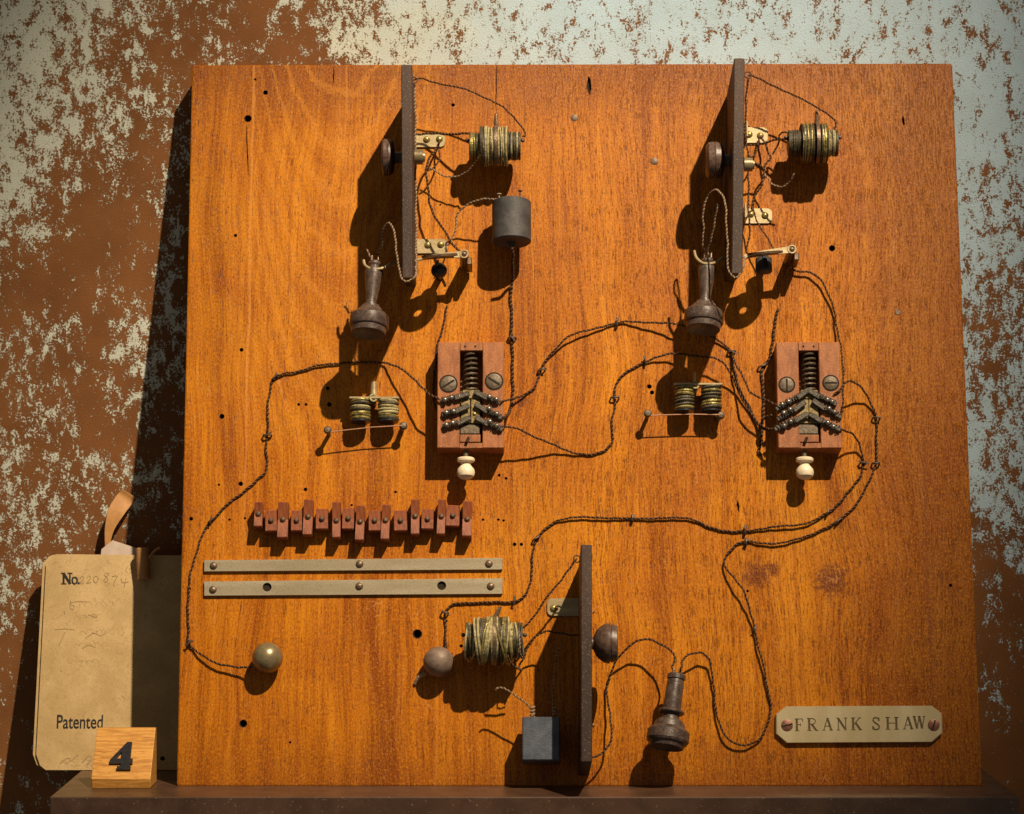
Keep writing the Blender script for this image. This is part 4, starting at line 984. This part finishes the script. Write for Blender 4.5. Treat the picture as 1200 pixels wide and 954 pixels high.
k('twisted_cord', [(977, 462, 27), (984.6, 457, 27), (992, 447.8, 24), (1001, 447.4, 20), (1011, 457, 12), (1021, 473, 5), (1026.5, 490.7, 2.6), (1027.4, 521, 2.3), (1026, 543.5, 2.5), (1020, 562, 2.3), (1011, 577.6, 2.3), (999.9, 595, 2.3), (981, 611.6, 2.5), (955.8, 624, 2.5),
    (930.7, 633, 3.5), (913, 636.7, 4), (888, 636, 3), (874, 635, 2.4), (862.8, 639, 2.4), (852.7, 648, 3), (848, 658, 4), (850, 664.4, 6), (862.8, 680.8, 10), (873, 696, 10), (879, 715, 7), (884, 737.7, 5), (892.7, 773, 6), (900, 808, 4), (902.8, 833, 2.5), (898, 853.5, 2.5),
    (888, 867, 4), (874, 873.6, 6), (860, 871, 7), (847.4, 858.5, 7), (840, 836, 5), (836, 805.7, 5), (833.6, 780.5, 7), (827, 769, 10), (818.5, 765, 13), (807, 767.4, 17), (799.6, 774, 24), (798, 783, 33)],
    'longest twisted cord, looping from the right hand switch to the lowest receiver', 'cord', G1)
k('twisted_cord', [(787.5, 784, 33), (790, 777, 31), (789.6, 767, 29), (778, 756.6, 24), (763, 750, 21), (748, 751, 19), (735.5, 759, 17), (721.6, 775.5, 12), (713, 798, 7), (711.6, 813, 6), (715, 841, 12), (717, 863.5, 18), (707, 881, 20), (700, 886.5, 22), (693, 888, 26)],
    'thin cord looping from the lowest receiver to its backboard', 'cord', G1, 0.8)

# ------------------------------------------------------------------ short connecting wires
G2 = 'short connecting wires round the model telephones'
def w(pts, label, r=1.0, mats=('cord_dark', 'cord_light'), pitch=4.6): cord_thing('connecting_wire', pts, label, 'wire', G2, r * 0.72, mats, pitch)
PALE = ('wire_pale', 'cord_light')
w([(485, 94, 58), (494, 92.5, 55), (507, 96, 52), (545, 105, 50), (580, 120, 48), (603, 138, 46), (612, 150, 45), (615, 158, 45), (612, 160, 45)], 'wire arching from the leftmost backboard top over to the gold coil', 0.95)
w([(485.5, 97, 56), (486.6, 130, 56), (487, 170, 56), (487.3, 215, 56), (487.5, 260, 56), (488, 300, 70), (488, 318, 100), (484.6, 326.5, 120), (476, 329.5, 128), (468.5, 320, 124), (465, 294, 114), (461.5, 271, 106), (457.5, 261.5, 100), (451, 266, 92), (447.5, 275, 84), (447, 288, 74), (442.5, 298, 66)],
  'pale wire down the leftmost backboard, looping up to its receiver', 1.0, PALE)
w([(434, 302, 60), (431.5, 296, 61), (429, 292, 62)], 'stub of wire on top of the leftmost receiver', 0.9, PALE)
w([(515, 166, 8), (511, 176, 16), (502, 187, 24), (500, 200, 26), (501.5, 221, 27), (504, 239, 27), (512.6, 259, 28), (521, 271, 30), (530, 285, 34), (538, 294, 39)], 'thick twisted wire from the upper bracket down to the brass lever', 1.25)
w([(514, 168, 8), (515, 180, 14), (513, 190, 20), (507, 197, 24), (502, 200, 26)], 'small loop of wire hanging under the upper bracket screw', 0.95)
w([(488, 157, 12), (505, 156.5, 16), (522, 157.5, 26), (535, 156.5, 34), (548, 156, 42), (556, 158, 44)], 'taut dark wire from the upper bracket into the gold coil', 1.2)
w([(502, 196, 25), (509.6, 200.5, 25), (518.5, 205.4, 26), (534.6, 206.5, 30), (547, 201.5, 38), (556, 191, 48), (566, 178, 62), (567.6, 172, 68)], 'thin curling wire slung beneath the gold coil', 0.85, PALE)
w([(522, 292, 32), (529, 281, 30), (533, 269.5, 30), (536, 253, 33), (543.5, 243, 36), (552, 236.7, 40), (562, 233.5, 44), (573, 233.3, 46), (584, 234.5, 46)], 'pale wire curving from the lever up to the iron cylinder', 0.95, PALE)
w([(876.5, 89, 56), (884, 90, 52), (894, 94.5, 50), (920, 107, 48), (950, 121.5, 47), (968, 132, 46), (977, 141, 46), (979.5, 147, 46), (977, 152, 46)], 'wire slanting from the upper right backboard top to the olive coil', 1.0)
w([(877, 92, 54), (875, 110, 50), (873.8, 130, 46), (873.4, 155, 44), (876, 178, 44), (877, 205, 44), (877, 235, 44), (878, 262, 43), (878, 275, 42), (876, 290, 42), (874, 296, 42)], 'wire hanging straight down beside the upper right backboard', 1.0)
w([(874.5, 170, 14), (885, 169, 18), (896, 168, 24), (906, 165, 32), (914, 163, 38), (925, 163.6, 44)], 'dark wire from the upper right bracket into the olive coil', 1.1)
w([(892, 160, 8), (897, 169, 16), (900, 179, 22), (903, 185, 26), (897, 194, 28), (895, 204, 28), (892, 218, 28), (884, 231, 28), (881, 245, 28)], 'tangled wire from the upper right bracket screw bending downward', 1.15)
w([(927, 158, 44), (919, 155, 40), (914, 159, 36), (911, 170, 32), (905, 181, 28)], 'little hooked wire at the end of the olive coil', 1.0)
w([(890, 160, 8), (888, 172, 16), (885, 181, 24), (880, 184, 30), (876, 182, 34)], 'short kinked wire under the upper right bracket', 1.0)
w([(876, 191, 42), (884, 191, 36), (891, 194, 31), (896, 199, 28)], 'short level wire between backboard bolt and tangled wire', 1.2)
w([(895, 203, 28), (899, 209, 29), (905, 215.7, 32), (915, 219.4, 38), (923.7, 214, 46), (930.5, 203, 56)], 'pale curl of wire hanging beneath the olive coil', 0.95, PALE)
w([(880, 240, 28), (888.5, 262, 32), (898.7, 278, 36), (908, 294, 40)], 'straight thin wire slanting down to the upper right lever', 0.85)
w([(832, 300, 60), (824.5, 290, 66), (824, 270, 74), (824, 251, 82), (829.5, 230, 90), (838, 222, 104), (846.5, 228, 118), (850.5, 246, 126), (852, 276, 128), (853, 308, 129), (857, 322.5, 131), (864, 324.5, 131), (870, 316, 114), (873, 303, 70)], 'pale looped wire beside the upper right receiver', 1.0, PALE)
w([(828, 301, 60), (832, 282, 76), (838, 259, 92), (840.5, 239, 104)], 'loose pale wire end inside the receiver loop, upper right', 0.95, PALE)
w([(676, 655, 55), (660, 676, 52), (640, 702, 48), (620, 729, 45), (611, 739, 44)], 'straight wire slanting from the lowest backboard to the untidy coil', 1.05)
w([(681, 744, 50), (667, 743.5, 44), (655, 742, 40), (639.5, 740.5, 36), (626, 747, 33), (619, 758, 32), (614, 772, 34), (607, 783, 38)], 'hooked wire between the untidy coil and lowest backboard', 1.0)
w([(580.5, 809, 44), (583, 806.5, 44), (591, 807, 44), (606, 815.7, 43), (619, 826.5, 41), (624, 834, 40)], 'pale wire from beneath the untidy coil to the iron box', 0.95, PALE)
w([(650, 838, 40), (648.5, 822, 40), (649, 805, 41), (652, 775, 43), (654, 764, 45), (658, 758, 48)], 'pale wire rising from the iron box beside the backboard', 0.95, PALE)
w([(595, 768, 62), (598, 776, 56), (605, 783, 50), (611, 786, 46)], 'frayed dangling wire below the untidy coil', 1.1)
w([(608, 742, 60), (610, 757, 62), (609, 766, 58), (613, 773, 50)], 'frayed pale wire end at the untidy coil side', 0.75, PALE)

# ------------------------------------------------------------------ staples holding the cords
staples = [(322.5, 443, 40, 'at the bend under the leftmost receiver'), (313.6, 511, 0, 'halfway down the left hand cord'), (247.5, 611, 40, 'on the slanting left hand cord'), (221.5, 755, 60, 'at the lowest left bend above the brass ball'),
    (628, 632, 30, 'at the bend near the lowest backboard top'), (741, 608, 90, 'midway on the level cord'), (602.5, 705, 70, 'above the untidy coil'), (521.5, 719, 0, 'above the dull ball'),
    (600, 397, 0, 'on the vertical cord beside the switch'), (635, 434, 20, 'on the rising cord right of the switch'), (723, 379, 90, 'at the crest of the arching cord'), (720.5, 467, 0, 'on the upright run in mid board'),
    (756, 424, 90, 'left of the upper right receiver shadow'), (872.8, 622, 90, 'on the level cord, upper of a close pair'), (874, 636, 90, 'on the level cord, lower of a close pair'), (969.6, 601.5, 60, 'on the inner curving cord'),
    (981, 612, 60, 'on the outer curving cord'), (1026.6, 490.5, 0, 'on the outermost cord, upper one'), (1026, 544, 0, 'on the outermost cord, lower one'), (1010.5, 543, 20, 'on the inner cord below the right hand switch'),
    (857, 413, 10, 'where two cords meet under the upper right receiver'), (893, 430, 20, 'beside the top left corner of the right hand switch'), (884, 738, 80, 'on the cord dropping to the bottom loop')]
rs = random.Random(5)
for x, y, ang, where in staples:
    c = P(x, y, 0); a = math.radians(ang); e = V3((math.cos(a), math.sin(a), 0)); f = V3((-e.y, e.x, 0))
    sp = MB(); hw = rs.uniform(3.8, 4.8); ht = 6.2
    sp.tube(smooth_path([c - e * hw + V3((0, 0, .1)), c - e * hw + V3((0, 0, ht - 2)), c - e * (hw - 2) + V3((0, 0, ht)), c + e * (hw - 2) + V3((0, 0, ht)), c + e * hw + V3((0, 0, ht - 2)), c + e * hw + V3((0, 0, .1))], 3), 1.05, 6)
    q = e * rs.uniform(2, 4) + f * rs.uniform(-3, 3)
    sp.tube([c + V3((0, 0, ht - 1)) - q, c + V3((0, 0, ht + .6)), c + V3((0, 0, ht)) + q * 1.5], 0.9, 6)
    single('cord_staple', c, sp, 'staple', 'small dark staple %s' % where, 'staple', 'small dark staples pinning the cords')

# ================================================================== THE TAG AND THE NUMBER BLOCK
def paper_tag():
    d0 = on_shelf(903); d1 = min(d0 + 68, WALL_D - 14)
    z0 = SHELF_Z + 0.6; zt = R(62, 651, d1).z
    def fr(x, y, z):    # x, y along the card, z towards the viewer
        u = (y - z0) / (zt - z0); return V3((x, d0 + (d1 - d0) * u - z, y))
    def at(px, py):
        g = R(px, py, d0 + (d1 - d0) * (903 - py) / 252); return g.x, g.z
    t = Thing('paper_tag', V3((at(125, 903)[0], d0, z0)), 'aged buff paper tag with printed and pencilled writing, standing left of the board', 'tag', frame=ROOM)
    c = [at(54, 661), at(61, 651.5), at(66, 649.5), at(300, 652), at(300, 903), at(53.5, 903), at(47, 897), at(42.5, 884)]
    c[5] = (c[5][0], z0); c[4] = (c[4][0], z0)
    back = [(x - (4.5 if i in (0, 1, 2, 6, 7) else 0), y - (1.0 if i in (1, 2, 3) else 0)) for i, (x, y) in enumerate(c)]
    t.part('back_sheet', MB().prism(back[::-1], -5.0, -3.6, frame=fr), 'paper', smooth=False)
    t.part('front_sheet', MB().prism(c[::-1], -1.8, 0.0, frame=fr), 'paper', smooth=False)
    pk = [at(116, 664), at(118, 644), at(131, 633.5), at(160, 643), at(161, 664)]
    t.part('peaked_card', MB().prism(pk, -8.2, -6.4, frame=fr), 'greycard', smooth=False)
    # printed words
    def text(s, px, py, height, sx, name, bold=0.0):
        cu = bpy.data.curves.new('txt', 'FONT'); cu.body = s; cu.size = 1.0; cu.offset = bold
        o = bpy.data.objects.new('txt', cu); COL.objects.link(o); bpy.context.view_layer.update()
        me = bpy.data.meshes.new_from_object(o.evaluated_get(bpy.context.evaluated_depsgraph_get()))
        x0, y0 = at(px, py); k = height / 0.73
        mb = MB(); mb.v = [fr(x0 + v.co.x * k * sx, y0 + v.co.y * k, 0.25) for v in me.vertices]
        mb.f = [list(f.vertices) for f in me.polygons]; mb.m = [0] * len(mb.f)
        bpy.data.objects.remove(o); bpy.data.meshes.remove(me)
        t.part(name, mb, 'ink', smooth=False)
    text('Patented', 65.5, 853.5, 16.5, 0.70, 'printed_word', 0.012)
    hx = MB()
    def st(pts, wdt, z=0.25):
        hx.stroke([at(*q) for q in pts], wdt, 0.02, z, fr)
    # bold slab-serif No.
    for i, (pp, wd) in enumerate([([(74.5, 684.5), (74.5, 671.5)], 2.4), ([(74.2, 671.5), (82.4, 684.5)], 3.2), ([(82, 684.5), (82, 671.5)], 1.8), ([(71.5, 684.2), (78, 684.2)], 1.4), ([(71.5, 671.8), (76, 671.8)], 1.4), ([(79.2, 671.8), (85, 671.8)], 1.4),
                   ([(87.5, 676.6), (89.8, 677.4), (90.6, 680), (89.8, 683), (87.5, 684.4), (85.2, 683), (84.6, 680), (85.2, 677.4), (87.5, 676.6)], 2.0), ([(92.2, 684.6), (92.2, 682.2)], 2.4)]): st(pp, wd, .25 + .02 * i)
    t.part('printed_word', hx, 'ink', smooth=False)
    hx = MB()
    for i, pp in enumerate([[(94, 678), (96, 675.5), (98, 676.5), (97, 680), (93.5, 684), (99, 683)], [(102, 677), (104, 675), (106, 676.5), (104.5, 680), (101.5, 683.5), (107, 682.5)], [(110, 682), (109.5, 678), (112, 675), (115, 677), (114.5, 681), (112, 683), (110, 681)],
                   [(128, 672.5), (124.5, 671.5), (122.5, 674), (125, 676.5), (126.5, 679.5), (124, 682), (121.8, 680), (125, 676), (127.5, 673)], [(131.5, 675.5), (137.5, 675), (134.5, 681), (133, 686.5)], [(142, 678), (143.5, 682.5), (151, 682)], [(148, 677.5), (146.5, 683), (145.5, 688)]]): st(smooth_pts(pp), 1.1, .22 + .02 * i)
    t.part('pencil_number', hx, 'pencil', smooth=False)
    hx = MB()
    sc = [[(83, 704), (82, 712), (85.5, 714), (87, 710), (83, 709)], [(82, 707), (90, 705), (102, 705)], [(64, 738), (75, 737), (87, 738)], [(76, 741), (72, 750), (69, 757)], [(103, 720), (108, 722), (113, 724)], [(71, 784), (72, 787)], [(143, 815), (147, 819)],
          [(75, 716), (76, 720)], [(96, 894), (104, 886), (107, 888), (102, 896), (110, 889)], [(70, 895), (80, 888), (83, 892), (92, 884)], [(149, 664), (147.5, 668), (149, 671)], [(152, 668), (154, 664.5), (156.5, 666), (153, 671), (157, 670.5)], [(158.5, 668), (163, 667.5)], [(100, 748), (110, 742), (118, 745), (124, 741)], [(96, 760), (104, 756), (112, 759)]]
    for pp in sc:
        hx = MB(); st(smooth_pts(pp), 0.95, .24); t.part('pencil_mark', hx, 'pencil', smooth=False)
    rc = random.Random(21)
    for (cx0, cy0, ln, am) in ((92, 708, 46, 3.0), (88, 723, 30, 2.4), (94, 741, 52, 3.2), (86, 756, 44, 2.6), (80, 776, 40, 2.0), (72, 892, 34, 3.4), (84, 899, 26, 2.6)):
        pp = []; ph = rc.uniform(0, 6); n_ = int(ln * 1.6)
        for i in range(n_):
            u = i / n_; k_ = u * ln * 0.95 + ph; e_ = am * (0.45 + 0.55 * abs(math.sin(k_ * 0.23 + ph)))
            pp.append((cx0 + u * ln + rc.uniform(1.0, 2.0) * math.sin(k_ * 1.05 + 0.6 * math.sin(k_ * .31)), cy0 - u * 2.2 - e_ * math.cos(k_ * 1.05 + 1.3 * math.sin(k_ * .27)) - (3 if rc.random() < .03 else 0)))
        hx = MB(); st(pp, 0.6, .24); t.part('pencil_line', hx, 'faint', smooth=False)
    q = fr(*at(190.5, 889), 0.3)
    t.part('punched_hole', MB().lathe(q, (0, -1, 0), [(0, 2.8), (.3, 2.8), (.31, 0)], 14), 'slot')
    return at, fr
def smooth_pts(pp):
    return [(q.x, q.y) for q in smooth_path([V3((a, b, 0)) for a, b in pp], 4)] if len(pp) > 2 else pp
at, fr = paper_tag()
def leather_strap():
    t = Thing('leather_strap', R(126, 662, on_shelf(903) + 80), 'curled tan leather strap behind the paper tag', 'strap', frame=ROOM)
    # a loop of flat leather: the near band rises, turns over and drops to a rolled end
    path = [(125, 664, 2046), (125.5, 642, 2046), (128, 620, 2046), (136, 600, 2050), (146, 585, 2062), (151, 578, 2078)]
    wid = [(3, 0, 2), (5, 1, 3), (10, 4, 5), (17, 8, 6), (18, 10, 5), (14, 9, 3)]
    TD = on_shelf(903) + 62; c = smooth_path([R(a, b, min(TD + (d - 2024) * 0.8, WALL_D - 9)) for a, b, d in path], 6); wv = smooth_path([V3(q) for q in wid], 6)
    vs, fs = [], []
    for i, p in enumerate(c):
        e = V3((wv[i].x / 2, wv[i].z / 2, -wv[i].y / 2)); tt = (c[min(i + 1, len(c) - 1)] - c[max(i - 1, 0)]).normalized(); n = tt.cross(e).normalized() * 0.9
        vs += [p - e - n, p + e - n, p + e + n, p - e + n]
    for i in range(len(c) - 1):
        for k_ in range(4): l = (k_ + 1) % 4; fs.append([i * 4 + k_, i * 4 + l, i * 4 + 4 + l, i * 4 + 4 + k_])
    fs += [[0, 1, 2, 3], [len(vs) - 4 + k_ for k_ in range(4)]]
    t.part('band', MB().add(vs, fs), 'leather')
    a, b = R(166.5, 642, TD - 7), R(168.5, 679, TD - 11)
    L = (b - a).length
    t.part('rolled_end', MB().lathe(a, b - a, [(0, 5.5), (1, 7.5), (L * .5, 7.8), (L - 4, 7.6), (L, 8.2), (L, 6.2), (L - 8, 5.8), (L - 8.1, 0)], 20), 'leather')
    t.part('loop_tie', MB().tube(smooth_path([R(174, 655, TD - 12), R(181, 646, TD - 8), R(187, 642, TD - 5)], 5), 1.6, 8), 'leather')
leather_strap()

def number_block():
    D0 = on_shelf(924); zf = SHELF_Z + 0.4
    x0, x1 = R(107, 924, D0).x, R(176.3, 924, D0).x
    toe = 10.0; run = 48.0; topz = R(113, 853.5, D0 + run).z; back = D0 + run + 12
    t = Thing('number_block', V3(((x0 + x1) / 2, D0, zf)), 'small sloping oak block with a raised black number four', 'number block', frame=ROOM)
    prof = [(D0 + 1.5, zf), (back, zf), (back, topz - 2), (back - 1.5, topz), (D0 + run + 1.5, topz), (D0 + run, topz - 1.2), (D0, zf + toe), (D0 + .3, zf + toe - 1.5)]
    vs = []; n = len(prof)
    for x, ins in ((x0, 0.9), (x0 + .9, 0), (x1 - .9, 0), (x1, 0.9)):
        cy = sum(q[0] for q in prof) / n; cz = sum(q[1] for q in prof) / n
        for y, z in prof:
            v = V3((0, cy - y, cz - z)); v = v.normalized() * ins
            vs.append((x, y + v.y, z + v.z))
    fs = [list(range(n)), [3 * n + k_ for k_ in range(n)]]
    for l in range(3):
        for k_ in range(n): j = (k_ + 1) % n; fs.append([l * n + k_, l * n + j, (l + 1) * n + j, (l + 1) * n + k_])
    t.part('block', MB().add(vs, fs), 'oak', smooth=False)
    A = V3((0, D0, zf + toe)); Bv = V3((0, run, topz - 1.2 - zf - toe)); Bl = Bv.length; Bv = Bv.normalized(); Nn = V3((0, -Bv.z, Bv.y))
    cx = (x0 + x1) / 2
    def fr4(x, y, z): return V3((cx + x, 0, 0)) + V3((0, A.y, A.z)) + Bv * y + Nn * z
    # numeral: outline with its counter, cut as quads
    o = [(-14.5, 20), (-14.5, 24.5), (3.2, 50), (8.8, 50), (8.8, 26.5), (11.5, 26.5), (11.5, 20), (8.8, 20), (8.8, 16), (10, 16), (10, 11.5), (-5.5, 11.5), (-5.5, 16), (-1.5, 16), (-1.5, 20)]
    num = MB()
    inn = [(-8.6, 26.4), (-1.6, 36.5), (-1.6, 26.4)]
    quads = [[(-14.5, 20), (-1.5, 20), (-1.6, 26.4), (-8.6, 26.4), (-14.5, 24.5)], [(-14.5, 24.5), (-8.6, 26.4), (-1.6, 36.5), (3.2, 50)], [(-1.6, 36.5), (-1.6, 26.4), (-1.5, 20), (8.8, 20), (8.8, 26.5), (8.8, 50), (3.2, 50)], [(8.8, 20), (11.5, 20), (11.5, 26.5), (8.8, 26.5)], [(-1.5, 16), (8.8, 16), (8.8, 20), (-1.5, 20)], [(-5.5, 11.5), (10, 11.5), (10, 16), (8.8, 16), (-1.5, 16), (-5.5, 16)]]
    idx = {}; V_ = []
    def vid(p, z):
        if (p, z) not in idx: idx[(p, z)] = len(V_); V_.append(fr4(p[0], p[1], z))
        return idx[(p, z)]
    fs = []
    for q in quads: fs.append([vid(p, 3.4) for p in q]); fs.append([vid(p, 0.1) for p in q][::-1])
    for loop in (o, inn):
        for i in range(len(loop)):
            a, b = loop[i], loop[(i + 1) % len(loop)]; fs.append([vid(a, .1), vid(b, .1), vid(b, 3.4), vid(a, 3.4)])
    num.add(V_, fs)
    t.part('numeral', num, 'black', smooth=False)
number_block()
